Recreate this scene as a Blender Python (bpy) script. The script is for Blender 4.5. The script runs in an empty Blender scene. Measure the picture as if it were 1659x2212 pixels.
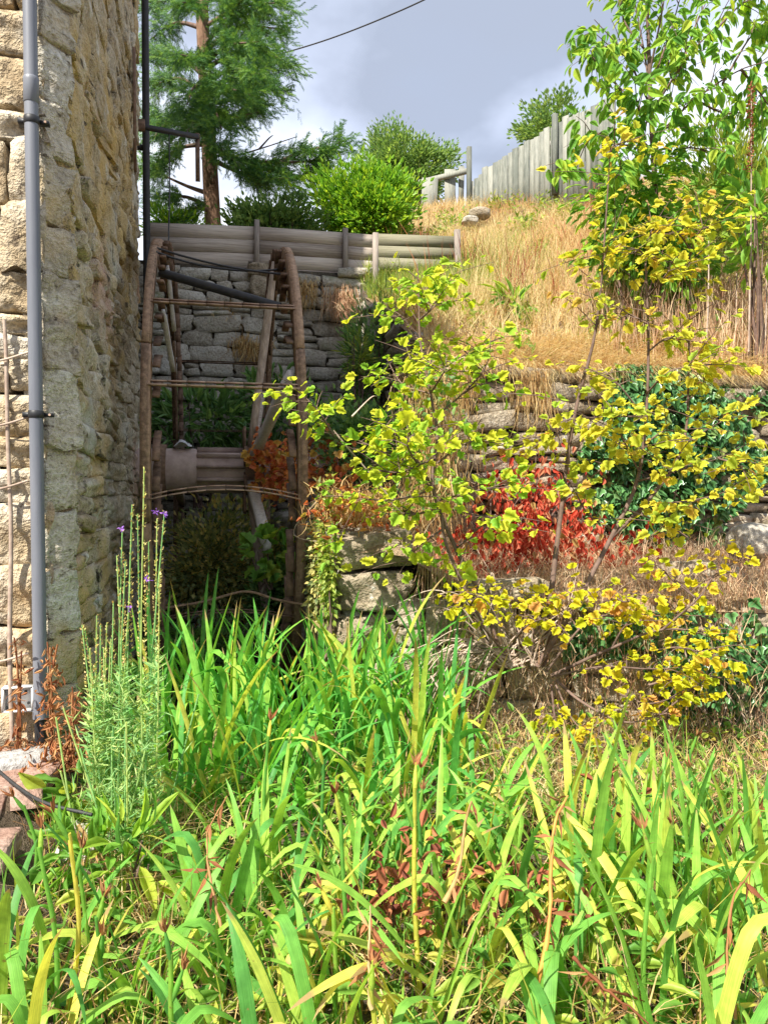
import bpy, math
import numpy as np
from mathutils import Matrix, Vector

# ------------------------------------------------------------------ camera, sky, sun
SC = bpy.context.scene
COL = SC.collection
H = 1.6                                   # eye height
YAW, PITCH = math.radians(12.2), math.radians(1.3)
FPX = 1662.0                              # focal length in pixels of a 1659 x 2212 picture
cam_d = bpy.data.cameras.new('camera')
cam = bpy.data.objects.new('camera', cam_d)
COL.objects.link(cam)
cam.location = (0, 0, H)
cam.rotation_euler = (math.pi / 2 - PITCH, 0, -YAW)
cam_d.sensor_fit = 'VERTICAL'
cam_d.sensor_height = 24
cam_d.lens = 24 * FPX / 2212
cam_d.clip_end = 2000
cam_d.clip_start = 0.02
SC.camera = cam

SUN_EL = math.radians(50)
SUN_TRAVEL = math.radians(46)             # horizontal direction the light travels: from +Y towards +X
sun_d = bpy.data.lights.new('sun', 'SUN')
sun_d.energy = 2.5
sun_d.angle = math.radians(0.55)
sun_d.color = (1.0, 0.94, 0.84)
sun = bpy.data.objects.new('sun', sun_d)
COL.objects.link(sun)
ldir = Vector((math.sin(SUN_TRAVEL) * math.cos(SUN_EL), math.cos(SUN_TRAVEL) * math.cos(SUN_EL), -math.sin(SUN_EL)))
sun.rotation_euler = ldir.to_track_quat('-Z', 'Y').to_euler()
sun.location = (-8, -8, 14)

W = bpy.data.worlds.new('World')
SC.world = W
W.use_nodes = True
nt = W.node_tree
nt.nodes.clear()


def N(t, typ, **kw):
    n = t.nodes.new(typ)
    for k, v in kw.items():
        setattr(n, k, v)
    return n


wo = N(nt, 'ShaderNodeOutputWorld')
bg = N(nt, 'ShaderNodeBackground')
bg.inputs['Strength'].default_value = 0.135
sky = N(nt, 'ShaderNodeTexSky', sky_type='NISHITA')
sky.sun_disc = False
sky.sun_elevation = SUN_EL
sky.sun_rotation = math.pi + SUN_TRAVEL
sky.air_density = 1.0
sky.dust_density = 1.5
tc = N(nt, 'ShaderNodeTexCoord')
sep = N(nt, 'ShaderNodeSeparateXYZ')
nt.links.new(tc.outputs['Generated'], sep.inputs[0])
zc_ = N(nt, 'ShaderNodeMath', operation='MAXIMUM'); zc_.inputs[1].default_value = 0.0
nt.links.new(sep.outputs[2], zc_.inputs[0])
za = N(nt, 'ShaderNodeMath', operation='ADD'); za.inputs[1].default_value = 0.28
nt.links.new(zc_.outputs[0], za.inputs[0])
dv = N(nt, 'ShaderNodeVectorMath', operation='DIVIDE')
cmb = N(nt, 'ShaderNodeCombineXYZ')
for i in range(3):
    nt.links.new(za.outputs[0], cmb.inputs[i])
nt.links.new(tc.outputs['Generated'], dv.inputs[0])
nt.links.new(cmb.outputs[0], dv.inputs[1])
n1 = N(nt, 'ShaderNodeTexNoise'); n1.inputs['Scale'].default_value = 2.3; n1.inputs['Detail'].default_value = 7; n1.inputs['Roughness'].default_value = 0.52
n2 = N(nt, 'ShaderNodeTexNoise'); n2.inputs['Scale'].default_value = 1.7; n2.inputs['Detail'].default_value = 6; n2.inputs['Roughness'].default_value = 0.5
mp = N(nt, 'ShaderNodeMapping'); mp.inputs['Location'].default_value = (7.4, 2.2, 0.6)
nt.links.new(dv.outputs[0], n1.inputs['Vector'])
nt.links.new(dv.outputs[0], mp.inputs['Vector'])
nt.links.new(mp.outputs[0], n2.inputs['Vector'])
r1 = N(nt, 'ShaderNodeValToRGB')           # cloud cover
r1.color_ramp.elements[0].position = 0.30; r1.color_ramp.elements[0].color = (0.96, 0.96, 0.96, 1)
r1.color_ramp.elements[1].position = 0.52; r1.color_ramp.elements[1].color = (1, 1, 1, 1)
r2 = N(nt, 'ShaderNodeValToRGB')           # cloud brightness
e = r2.color_ramp.elements
e[0].position = 0.38; e[0].color = (0.92, 1.05, 1.34, 1)
e[1].position = 0.64; e[1].color = (2.5, 2.58, 2.75, 1)
m_ = e.new(0.50); m_.color = (1.52, 1.70, 2.15, 1)
nt.links.new(n1.outputs[0], r1.inputs[0])
nt.links.new(n2.outputs[0], r2.inputs[0])
mx = N(nt, 'ShaderNodeMix', data_type='RGBA')
nt.links.new(r1.outputs[0], mx.inputs[0])
nt.links.new(sky.outputs[0], mx.inputs[6])
nt.links.new(r2.outputs[0], mx.inputs[7])
nt.links.new(mx.outputs[2], bg.inputs['Color'])
nt.links.new(bg.outputs[0], wo.inputs[0])

SC.view_settings.view_transform = 'Standard'
SC.view_settings.look = 'None'
SC.view_settings.gamma = 1.0
SC.view_settings.use_curve_mapping = False
SC.view_settings.exposure = 2.02
SC.cycles.max_bounces = 8
SC.cycles.transparent_max_bounces = 8
SC.cycles.use_denoising = True
SC.render.film_transparent = False

# ------------------------------------------------------------------ helpers
_cy, _sy, _cp, _sp = math.cos(YAW), math.sin(YAW), math.cos(PITCH), math.sin(PITCH)


def P(px, py, z):
    """World point seen at a pixel of the 1659 x 2212 picture, z metres away along the view axis."""
    x = (px - 829.5) / FPX * z
    y = -(py - 1106) / FPX * z
    f = z * _cp + y * _sp
    up = -z * _sp + y * _cp
    return np.array((_cy * x + _sy * f, -_sy * x + _cy * f, H + up))


def PG(px, z, wz):
    """World point on column px at view distance z, at world height wz."""
    p = P(px, 1068, z)
    return np.array((p[0], p[1], wz))


def nrm(v):
    v = np.asarray(v, float)
    return v / np.maximum(np.linalg.norm(v, axis=-1, keepdims=True), 1e-9)


def make_mesh(name, verts, faces, mat, smooth=False, attrs=None):
    """faces: list of index arrays, each (m, k)."""
    me = bpy.data.meshes.new(name)
    verts = np.asarray(verts, np.float32)
    me.vertices.add(len(verts))
    me.vertices.foreach_set('co', verts.ravel())
    faces = [np.asarray(f, np.int32) for f in faces if len(f)]
    loops = np.concatenate([f.ravel() for f in faces])
    sizes = np.concatenate([np.full(len(f), f.shape[1], np.int32) for f in faces])
    starts = np.concatenate([[0], np.cumsum(sizes)[:-1]]).astype(np.int32)
    me.loops.add(len(loops))
    me.loops.foreach_set('vertex_index', loops)
    me.polygons.add(len(sizes))
    me.polygons.foreach_set('loop_start', starts)
    me.polygons.foreach_set('loop_total', sizes)
    if smooth:
        me.polygons.foreach_set('use_smooth', np.ones(len(sizes), bool))
    me.update(calc_edges=True)
    me.validate()
    for k, v in (attrs or {}).items():
        a = me.attributes.new(k, 'FLOAT', 'POINT')
        a.data.foreach_set('value', np.asarray(v, np.float32))
    if mat is not None:
        for m in (mat if isinstance(mat, (list, tuple)) else [mat]):
            me.materials.append(m)
    return me


def tag(o, label=None, cat=None, group=None, kind=None):
    if label: o['label'] = label
    if cat: o['category'] = cat
    if group: o['group'] = group
    if kind: o['kind'] = kind
    return o


def thing(name, loc, label, cat, group=None):
    o = bpy.data.objects.new(name, None)
    COL.objects.link(o)
    o.empty_display_size = 0.1
    o.location = [float(v) for v in loc]
    return tag(o, label, cat, group)


ORIGIN = {}


def world_of(p):
    v = Vector((0, 0, 0))
    while p is not None:
        v = v + Vector(p.location)
        p = p.parent
    return v


def obj(name, me, parent=None, matrix=None, kind=None):
    """Link a mesh; matrix is the world matrix. Parents are never rotated."""
    o = bpy.data.objects.new(name, me)
    COL.objects.link(o)
    M = matrix if matrix is not None else Matrix.Identity(4)
    if parent is not None:
        o.parent = parent
        M = Matrix.Translation(-world_of(parent)) @ M
    o.matrix_basis = M
    if kind: o['kind'] = kind
    return o


def wmesh(name, verts, faces, mat, parent=None, smooth=False, attrs=None, kind=None, origin=None):
    """Mesh given in world coordinates, with its origin at `origin` (default: its lowest centre)."""
    verts = np.asarray(verts, float)
    if origin is None:
        origin = np.array((verts[:, 0].mean(), verts[:, 1].mean(), verts[:, 2].min()))
    me = make_mesh(name, verts - origin, faces, mat, smooth, attrs)
    return obj(name, me, parent, Matrix.Translation([float(c) for c in origin]), kind)


def box_vf(c, s, R=None):
    c = np.asarray(c, float); s = np.asarray(s, float) / 2
    v = np.array([[x, y, z] for x in (-1, 1) for y in (-1, 1) for z in (-1, 1)], float) * s
    if R is not None: v = v @ np.asarray(R).T
    f = np.array([[0, 1, 3, 2], [4, 6, 7, 5], [0, 4, 5, 1], [2, 3, 7, 6], [0, 2, 6, 4], [1, 5, 7, 3]])
    return v + c, f


class MB:
    """Collects quads/tris in world coordinates for one mesh."""
    def __init__(s): s.v = []; s.f = {}; s.n = 0; s.t = []
    def add(s, v, f, tint=0.0):
        v = np.asarray(v, float); f = np.asarray(f)
        if len(v) == 0: return s
        s.v.append(v); s.f.setdefault(f.shape[1], []).append(f + s.n); s.n += len(v)
        s.t.append(np.full(len(v), tint) if np.isscalar(tint) else np.asarray(tint, float))
        return s
    def box(s, c, sz, R=None): return s.add(*box_vf(c, sz, R))
    def bar(s, a, b, w, h, up=(0, 0, 1)):
        a = np.asarray(a, float); b = np.asarray(b, float)
        y = nrm(b - a); x = nrm(np.cross(y, up)); z = np.cross(x, y)
        return s.box((a + b) / 2, (w, np.linalg.norm(b - a), h), np.stack([x, y, z], 1))
    def tube(s, pts, rad, k=6, cap=True, tint=0.0):
        pts = np.asarray(pts, float); n = len(pts)
        rad = np.full(n, rad) if np.isscalar(rad) else np.asarray(rad, float)
        d = np.gradient(pts, axis=0) if n > 1 else np.array([[0, 0, 1.0]])
        d = nrm(d)
        ref = np.array((0.31, 0.17, 0.93)) if abs(d[:, 2]).mean() < 0.8 else np.array((0.95, 0.3, 0.1))
        x = nrm(np.cross(d, ref)); y = np.cross(d, x)
        a = np.arange(k) * 2 * np.pi / k
        ring = (np.cos(a)[None, :, None] * x[:, None] + np.sin(a)[None, :, None] * y[:, None]) * rad[:, None, None] + pts[:, None]
        v = ring.reshape(-1, 3)
        i = np.arange(n - 1)[:, None] * k + np.arange(k)[None]
        j = np.arange(n - 1)[:, None] * k + (np.arange(k)[None] + 1) % k
        f = np.stack([i, j, j + k, i + k], -1).reshape(-1, 4)
        s.add(v, f, tint)
        if cap:
            for b in (0, (n - 1) * k):
                c = len(v)
                vv = np.vstack([v[b:b + k], v[b:b + k].mean(0)[None]])
                ff = np.stack([np.arange(k), (np.arange(k) + 1) % k, np.full(k, k)], 1)
                s.add(vv, ff if b else ff[:, ::-1], tint)
        return s
    def build(s, name, mat, parent=None, smooth=False, kind=None, origin=None, tint=False):
        V = np.vstack(s.v)
        return wmesh(name, V, [np.vstack(f) for f in s.f.values()], mat, parent, smooth,
                     {'tint': np.concatenate(s.t)} if tint else None, kind, origin)


def frames(d, n):
    y = nrm(d); x = nrm(np.cross(y, n)); z = np.cross(x, y)
    return np.stack([x, y, z], -1)          # columns


def batch(tv, tf, O, M, S, tint):
    """Copies of one template: verts, faces, tint."""
    O = np.asarray(O, float); S = np.asarray(S, float)
    if S.ndim == 1: S = np.repeat(S[:, None], 3, 1)
    v = np.einsum('nij,nkj->nki', M, tv[None] * S[:, None, :]) + O[:, None]
    nv = len(tv)
    f = (tf[None] + (np.arange(len(O)) * nv)[:, None, None]).reshape(-1, tf.shape[1])
    return v.reshape(-1, 3), f, np.repeat(tint, nv)


def spline(pts, n):
    pts = np.asarray(pts, float)
    m = len(pts)
    if m == 2:
        t = np.linspace(0, 1, n)[:, None]
        return pts[0] * (1 - t) + pts[1] * t
    p = np.vstack([2 * pts[0] - pts[1], pts, 2 * pts[-1] - pts[-2]])
    out = []
    for t in np.linspace(0, m - 1 - 1e-6, n):
        i = int(t); u = t - i
        a, b, c, d = p[i], p[i + 1], p[i + 2], p[i + 3]
        out.append(0.5 * (2 * b + (c - a) * u + (2 * a - 5 * b + 4 * c - d) * u * u + (3 * b - a - 3 * c + d) * u ** 3))
    return np.array(out)


def hash_noise(p, seed=0):
    """Cheap smooth value noise for vertices, 3-D, about -1..1."""
    p = np.asarray(p, float) + seed * 17.31
    i = np.floor(p).astype(np.int64); f = p - i; f = f * f * (3 - 2 * f)
    def h(ix):
        n = (ix[..., 0] * 374761393 + ix[..., 1] * 668265263 + ix[..., 2] * 2147483647 + seed * 144665) & 0x7fffffff
        n = ((n ^ (n >> 13)) * 1274126177) & 0x7fffffff
        return ((n ^ (n >> 16)) & 0xffff) / 32768.0 - 1
    r = 0
    for dx in (0, 1):
        for dy in (0, 1):
            for dz in (0, 1):
                w = (f[..., 0] if dx else 1 - f[..., 0]) * (f[..., 1] if dy else 1 - f[..., 1]) * (f[..., 2] if dz else 1 - f[..., 2])
                r = r + w * h(i + np.array((dx, dy, dz)))
    return r


# ------------------------------------------------------------------ materials
def new_mat(name):
    m = bpy.data.materials.new(name); m.use_nodes = True
    t = m.node_tree; t.nodes.clear()
    out = N(t, 'ShaderNodeOutputMaterial')
    return m, t, out


def ramp(t, stops, interp='LINEAR'):
    r = N(t, 'ShaderNodeValToRGB')
    r.color_ramp.interpolation = interp
    el = r.color_ramp.elements
    while len(el) < len(stops): el.new(0.5)
    for q, (p, c) in zip(el, stops):
        q.position = p; q.color = (*c, 1)
    return r


def stone_mat(name, stops, scale=3.0, rough=0.92, bump=0.6, spots=None, var=0.16, fine=38.0, stretch=(1, 1, 1), blotch=None):
    m, t, out = new_mat(name)
    L = t.links.new
    geo = N(t, 'ShaderNodeNewGeometry')
    mp = N(t, 'ShaderNodeMapping'); mp.inputs['Scale'].default_value = stretch
    L(geo.outputs['Position'], mp.inputs['Vector'])
    oi = N(t, 'ShaderNodeObjectInfo')
    a = N(t, 'ShaderNodeTexNoise'); a.inputs['Scale'].default_value = scale; a.inputs['Detail'].default_value = 5; a.inputs['Roughness'].default_value = 0.68
    L(mp.outputs[0], a.inputs['Vector'])
    add = N(t, 'ShaderNodeMath', operation='MULTIPLY_ADD'); add.inputs[1].default_value = var; 
    L(oi.outputs['Random'], add.inputs[0])
    sub = N(t, 'ShaderNodeMath', operation='SUBTRACT'); sub.inputs[1].default_value = var / 2
    L(a.outputs[0], sub.inputs[0]); L(sub.outputs[0], add.inputs[2])
    r = ramp(t, stops); L(add.outputs[0], r.inputs[0])
    col = r.outputs[0]
    b = N(t, 'ShaderNodeTexNoise'); b.inputs['Scale'].default_value = fine; b.inputs['Detail'].default_value = 3; b.inputs['Roughness'].default_value = 0.7
    L(geo.outputs['Position'], b.inputs['Vector'])
    g = ramp(t, [(0.32, (0.45, 0.43, 0.40)), (0.56, (1.05, 1.05, 1.05))]); L(b.outputs[0], g.inputs[0])
    mm = N(t, 'ShaderNodeMix', data_type='RGBA', blend_type='MULTIPLY'); mm.inputs[0].default_value = 0.75
    L(col, mm.inputs[6]); L(g.outputs[0], mm.inputs[7]); col = mm.outputs[2]
    for (sc_, lo, hi, c, st) in (blotch or []):
        q = N(t, 'ShaderNodeTexNoise'); q.inputs['Scale'].default_value = sc_; q.inputs['Detail'].default_value = 3; q.inputs['Roughness'].default_value = 0.65
        mq = N(t, 'ShaderNodeMapping'); mq.inputs['Scale'].default_value = st; mq.inputs['Location'].default_value = (sc_ * 3.3, lo * 11, hi * 7)
        L(geo.outputs['Position'], mq.inputs['Vector']); L(mq.outputs[0], q.inputs['Vector'])
        rr = ramp(t, [(lo, (0, 0, 0)), (hi, (1, 1, 1))]); L(q.outputs[0], rr.inputs[0])
        m3 = N(t, 'ShaderNodeMix', data_type='RGBA'); L(rr.outputs[0], m3.inputs[0]); L(col, m3.inputs[6]); m3.inputs[7].default_value = (*c, 1)
        col = m3.outputs[2]
    p = N(t, 'ShaderNodeBsdfPrincipled'); p.inputs['Roughness'].default_value = rough; p.inputs['Specular IOR Level'].default_value = 0.2
    L(col, p.inputs['Base Color'])
    hs = N(t, 'ShaderNodeMath', operation='MULTIPLY_ADD'); hs.inputs[1].default_value = 1.3
    L(a.outputs[0], hs.inputs[0]); L(b.outputs[0], hs.inputs[2])
    bp = N(t, 'ShaderNodeBump'); bp.inputs['Strength'].default_value = bump; bp.inputs['Distance'].default_value = 0.03
    L(hs.outputs[0], bp.inputs['Height']); L(bp.outputs[0], p.inputs['Normal'])
    L(p.outputs[0], out.inputs[0])
    return m


def leaf_mat(name, stops, trans=0.45, rough=0.42, tip=None, tmul=(1.25, 1.15, 0.6), spec=0.35, gain=1.4):
    m, t, out = new_mat(name)
    stops = [(p, tuple(min(0.82, x * gain) for x in c)) for p, c in stops]
    L = t.links.new
    oi = N(t, 'ShaderNodeObjectInfo')
    at = N(t, 'ShaderNodeAttribute', attribute_name='tint')
    s = N(t, 'ShaderNodeMath', operation='ADD'); L(oi.outputs['Random'], s.inputs[0]); L(at.outputs['Fac'], s.inputs[1])
    fr = N(t, 'ShaderNodeMath', operation='FRACT'); L(s.outputs[0], fr.inputs[0])
    r = ramp(t, stops); L(fr.outputs[0], r.inputs[0])
    col = r.outputs[0]
    geo = N(t, 'ShaderNodeNewGeometry')
    nz = N(t, 'ShaderNodeTexNoise'); nz.inputs['Scale'].default_value = 28; nz.inputs['Detail'].default_value = 3
    L(geo.outputs['Position'], nz.inputs['Vector'])
    g = ramp(t, [(0.3, (0.72, 0.75, 0.7)), (0.7, (1.15, 1.12, 1.1))]); L(nz.outputs[0], g.inputs[0])
    mm = N(t, 'ShaderNodeMix', data_type='RGBA', blend_type='MULTIPLY'); mm.inputs[0].default_value = 1
    L(col, mm.inputs[6]); L(g.outputs[0], mm.inputs[7]); col = mm.outputs[2]
    if tip:
        tco = N(t, 'ShaderNodeTexCoord'); mv = N(t, 'ShaderNodeMapping'); mv.inputs['Scale'].default_value = (5, 420, 5)
        L(tco.outputs['Object'], mv.inputs['Vector'])
        vn = N(t, 'ShaderNodeTexNoise'); vn.inputs['Scale'].default_value = 1.0; vn.inputs['Detail'].default_value = 2; L(mv.outputs[0], vn.inputs['Vector'])
        vr = ramp(t, [(0.35, (0.70, 0.74, 0.66)), (0.65, (1.12, 1.10, 1.15))]); L(vn.outputs[0], vr.inputs[0])
        vm = N(t, 'ShaderNodeMix', data_type='RGBA', blend_type='MULTIPLY'); vm.inputs[0].default_value = 0.8
        L(col, vm.inputs[6]); L(vr.outputs[0], vm.inputs[7]); col = vm.outputs[2]
        sn = N(t, 'ShaderNodeTexNoise'); sn.inputs['Scale'].default_value = 55; sn.inputs['Detail'].default_value = 2; L(geo.outputs['Position'], sn.inputs['Vector'])
        sr = ramp(t, [(0.70, (0, 0, 0)), (0.74, (0.8, 0.8, 0.8))]); L(sn.outputs[0], sr.inputs[0])
        s2 = N(t, 'ShaderNodeMix', data_type='RGBA'); L(sr.outputs[0], s2.inputs[0]); L(col, s2.inputs[6]); s2.inputs[7].default_value = (0.30, 0.17, 0.07, 1); col = s2.outputs[2]
        al = N(t, 'ShaderNodeAttribute', attribute_name='along')
        ad = N(t, 'ShaderNodeMath', operation='MULTIPLY_ADD'); ad.inputs[1].default_value = 0.22
        L(oi.outputs['Random'], ad.inputs[0]); L(al.outputs['Fac'], ad.inputs[2])
        rr = ramp(t, [(0.97, (0, 0, 0)), (1.0, (1, 1, 1))])
        sb = N(t, 'ShaderNodeMath', operation='MULTIPLY'); sb.inputs[1].default_value = 0.9; L(ad.outputs[0], sb.inputs[0]); L(sb.outputs[0], rr.inputs[0])
        m3 = N(t, 'ShaderNodeMix', data_type='RGBA'); L(rr.outputs[0], m3.inputs[0]); L(col, m3.inputs[6]); m3.inputs[7].default_value = (*tip, 1)
        col = m3.outputs[2]
    p = N(t, 'ShaderNodeBsdfPrincipled'); p.inputs['Roughness'].default_value = rough; p.inputs['Specular IOR Level'].default_value = spec
    L(col, p.inputs['Base Color'])
    tm = N(t, 'ShaderNodeMix', data_type='RGBA', blend_type='MULTIPLY'); tm.inputs[0].default_value = 1; tm.inputs[7].default_value = (*tmul, 1)
    L(col, tm.inputs[6])
    tr = N(t, 'ShaderNodeBsdfTranslucent'); L(tm.outputs[2], tr.inputs['Color'])
    ms = N(t, 'ShaderNodeMixShader'); ms.inputs[0].default_value = trans
    L(p.outputs[0], ms.inputs[1]); L(tr.outputs[0], ms.inputs[2]); L(ms.outputs[0], out.inputs[0])
    return m


def plain_mat(name, c1, c2, scale=12, rough=0.6, metal=0.0, bump=0.2, stretch=(1, 1, 1), spec=0.4, var=0.2):
    m, t, out = new_mat(name)
    L = t.links.new
    tc = N(t, 'ShaderNodeTexCoord'); oi = N(t, 'ShaderNodeObjectInfo')
    mp = N(t, 'ShaderNodeMapping'); mp.inputs['Scale'].default_value = stretch
    geo = N(t, 'ShaderNodeNewGeometry')
    L(geo.outputs['Position'], mp.inputs['Vector'])
    a = N(t, 'ShaderNodeTexNoise'); a.inputs['Scale'].default_value = scale; a.inputs['Detail'].default_value = 7; a.inputs['Roughness'].default_value = 0.65
    L(mp.outputs[0], a.inputs['Vector'])
    ad = N(t, 'ShaderNodeMath', operation='MULTIPLY_ADD'); ad.inputs[1].default_value = var
    sb = N(t, 'ShaderNodeMath', operation='SUBTRACT'); sb.inputs[1].default_value = var / 2
    L(oi.outputs['Random'], ad.inputs[0]); L(a.outputs[0], sb.inputs[0]); L(sb.outputs[0], ad.inputs[2])
    r = ramp(t, [(0.3, c1), (0.7, c2)]); L(ad.outputs[0], r.inputs[0])
    p = N(t, 'ShaderNodeBsdfPrincipled'); p.inputs['Roughness'].default_value = rough; p.inputs['Metallic'].default_value = metal
    p.inputs['Specular IOR Level'].default_value = spec
    L(r.outputs[0], p.inputs['Base Color'])
    bp = N(t, 'ShaderNodeBump'); bp.inputs['Strength'].default_value = bump; bp.inputs['Distance'].default_value = 0.01
    L(a.outputs[0], bp.inputs['Height']); L(bp.outputs[0], p.inputs['Normal'])
    L(p.outputs[0], out.inputs[0])
    return m


M = {}
M['front_stone'] = stone_mat('front_stone', [(0.25, (0.30, 0.22, 0.13)), (0.42, (0.48, 0.38, 0.24)), (0.58, (0.58, 0.51, 0.39)), (0.75, (0.64, 0.60, 0.52))], 3.2, bump=0.8,
                             blotch=[(1.8, 0.55, 0.72, (0.52, 0.34, 0.16), (1, 1, 1)), (14, 0.62, 0.7, (0.16, 0.12, 0.08), (1, 1, 1))])
M['flank_stone'] = stone_mat('flank_stone', [(0.25, (0.22, 0.18, 0.13)), (0.40, (0.44, 0.37, 0.26)), (0.56, (0.60, 0.53, 0.40)), (0.75, (0.70, 0.66, 0.55))], 4.5, bump=1.0, stretch=(1, 0.45, 1.0),
                             blotch=[(1.6, 0.47, 0.64, (0.58, 0.42, 0.17), (1, 0.7, 0.5)), (1.3, 0.58, 0.74, (0.58, 0.38, 0.29), (1, 0.8, 0.8)), (1.1, 0.58, 0.72, (0.54, 0.56, 0.50), (1, 0.7, 0.9)), (9, 0.61, 0.68, (0.13, 0.11, 0.08), (1, 0.4, 1.2)),
                                     (6, 0.60, 0.70, (0.70, 0.68, 0.60), (1, 0.5, 1))])
M['quoin_stone'] = stone_mat('quoin_stone', [(0.25, (0.34, 0.29, 0.21)), (0.45, (0.54, 0.48, 0.37)), (0.65, (0.64, 0.60, 0.49)), (0.8, (0.70, 0.68, 0.60))], 5.0, bump=1.0, stretch=(0.6, 0.6, 2.2), var=.3, blotch=[(2.0, 0.55, 0.7, (0.56, 0.42, 0.22), (1, 1, 1)), (12, 0.62, 0.69, (0.16, 0.13, 0.09), (1, 1, 2))])
M['mortar'] = stone_mat('mortar', [(0.3, (0.20, 0.16, 0.11)), (0.7, (0.34, 0.29, 0.21))], 7, bump=1.0)
M['wall_stone'] = stone_mat('wall_stone', [(0.25, (0.26, 0.235, 0.19)), (0.45, (0.44, 0.40, 0.33)), (0.62, (0.55, 0.52, 0.45)), (0.8, (0.62, 0.60, 0.55))] if True else [(0.25, (0.189, 0.167, 0.123)), (0.45, (0.362, 0.319, 0.246)), (0.62, (0.507, 0.464, 0.377)), (0.8, (0.638, 0.609, 0.522))], 4.0, bump=0.8,
                            blotch=[(2.6, 0.58, 0.72, (0.30, 0.31, 0.19), (1, 1, 1)), (11, 0.63, 0.7, (0.46, 0.45, 0.40), (1, 1, 1))])
M['sunny_stone'] = stone_mat('sunny_stone', [(0.25, (0.20, 0.155, 0.105)), (0.45, (0.33, 0.27, 0.19)), (0.62, (0.42, 0.36, 0.27)), (0.8, (0.50, 0.45, 0.36))], 4.0, bump=0.8,
                             blotch=[(13, 0.63, 0.70, (0.52, 0.49, 0.43), (1, 1, 1)), (3, 0.6, 0.72, (0.20, 0.19, 0.10), (1, 1, 1))])
M['earth'] = stone_mat('earth', [(0.3, (0.06, 0.045, 0.03)), (0.5, (0.12, 0.09, 0.06)), (0.7, (0.20, 0.16, 0.11))], 6, bump=1.0, fine=60)
M['dark_earth'] = stone_mat('dark_earth', [(0.3, (0.07, 0.058, 0.042)), (0.7, (0.17, 0.14, 0.10))], 6, bump=1.0, fine=60)
M['dry_earth'] = stone_mat('dry_earth', [(0.3, (0.22, 0.15, 0.09)), (0.5, (0.34, 0.24, 0.14)), (0.7, (0.46, 0.35, 0.22))], 5, bump=1.0, fine=70)
M['paver'] = stone_mat('paver', [(0.3, (0.27, 0.155, 0.115)), (0.5, (0.35, 0.225, 0.175)), (0.7, (0.42, 0.31, 0.25))], 9, bump=0.5)
M['slab'] = stone_mat('slab', [(0.3, (0.28, 0.27, 0.25)), (0.7, (0.45, 0.44, 0.42))], 8, bump=0.5)
M['pipe'] = plain_mat('pipe', (0.125, 0.135, 0.16), (0.20, 0.21, 0.235), 4, rough=0.45, bump=0.06, stretch=(3, 3, 0.35), spec=0.4, var=0)
M['black_plastic'] = plain_mat('black_plastic', (0.015, 0.016, 0.018), (0.03, 0.03, 0.032), 10, rough=0.5, bump=0.05)
M['white_plastic'] = plain_mat('white_plastic', (0.66, 0.66, 0.64), (0.78, 0.78, 0.77), 10, rough=0.4, bump=0.03)
M['rust'] = plain_mat('rust', (0.16, 0.105, 0.07), (0.44, 0.29, 0.19), 30, rough=0.92, bump=0.8, spec=0.1)
M['rust_pale'] = plain_mat('rust_pale', (0.30, 0.20, 0.15), (0.58, 0.41, 0.30), 22, rough=0.9, bump=0.6, spec=0.15)
M['rust_dark'] = plain_mat('rust_dark', (0.09, 0.06, 0.042), (0.27, 0.175, 0.12), 22, rough=0.9, bump=0.7, spec=0.12)
M['iron_black'] = plain_mat('iron_black', (0.012, 0.012, 0.013), (0.035, 0.033, 0.032), 18, rough=0.6, bump=0.3)
M['iron_axle'] = plain_mat('iron_axle', (0.25, 0.18, 0.155), (0.46, 0.35, 0.30), 9, rough=0.75, bump=0.4, spec=0.25)
M['old_wood'] = plain_mat('old_wood', (0.26, 0.20, 0.155), (0.60, 0.50, 0.41), 9, rough=0.9, bump=0.6, stretch=(5, 5, 0.7), spec=0.15)
M['grey_wood'] = plain_mat('grey_wood', (0.40, 0.37, 0.34), (0.66, 0.62, 0.58), 9, rough=0.9, bump=0.6, stretch=(5, 5, 0.7), spec=0.15)
M['board'] = plain_mat('board', (0.26, 0.21, 0.17), (0.58, 0.50, 0.42), 3, rough=0.9, bump=0.1, stretch=(1.0, 2, 34), spec=0.1, var=0.35)
M['green_board'] = plain_mat('green_board', (0.16, 0.155, 0.10), (0.29, 0.27, 0.20), 4, rough=0.9, bump=0.08, stretch=(0.8, 2, 36), spec=0.1, var=0.2)
M['post'] = plain_mat('post', (0.22, 0.185, 0.16), (0.34, 0.295, 0.25), 8, rough=0.9, bump=0.4, stretch=(6, 6, 1), spec=0.1)
M['picket'] = plain_mat('picket', (0.13, 0.14, 0.12), (0.29, 0.29, 0.25), 6, rough=0.9, bump=0.4, stretch=(5, 5, 0.8), spec=0.1, var=0.4)
M['bark'] = plain_mat('bark', (0.13, 0.075, 0.05), (0.33, 0.21, 0.14), 9, rough=0.95, bump=1.0, stretch=(3, 3, 0.8), spec=0.1)
M['twig'] = plain_mat('twig', (0.10, 0.065, 0.05), (0.22, 0.15, 0.12), 20, rough=0.9, bump=0.3, spec=0.15)
M['dry_twig'] = plain_mat('dry_twig', (0.30, 0.22, 0.17), (0.55, 0.45, 0.36), 20, rough=0.9, bump=0.3, spec=0.15)
M['cable'] = plain_mat('cable', (0.02, 0.02, 0.02), (0.04, 0.04, 0.04), 20, rough=0.6, bump=0)
M['cloth'] = plain_mat('cloth', (0.45, 0.45, 0.46), (0.62, 0.62, 0.63), 20, rough=0.9, bump=0.2)
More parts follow.
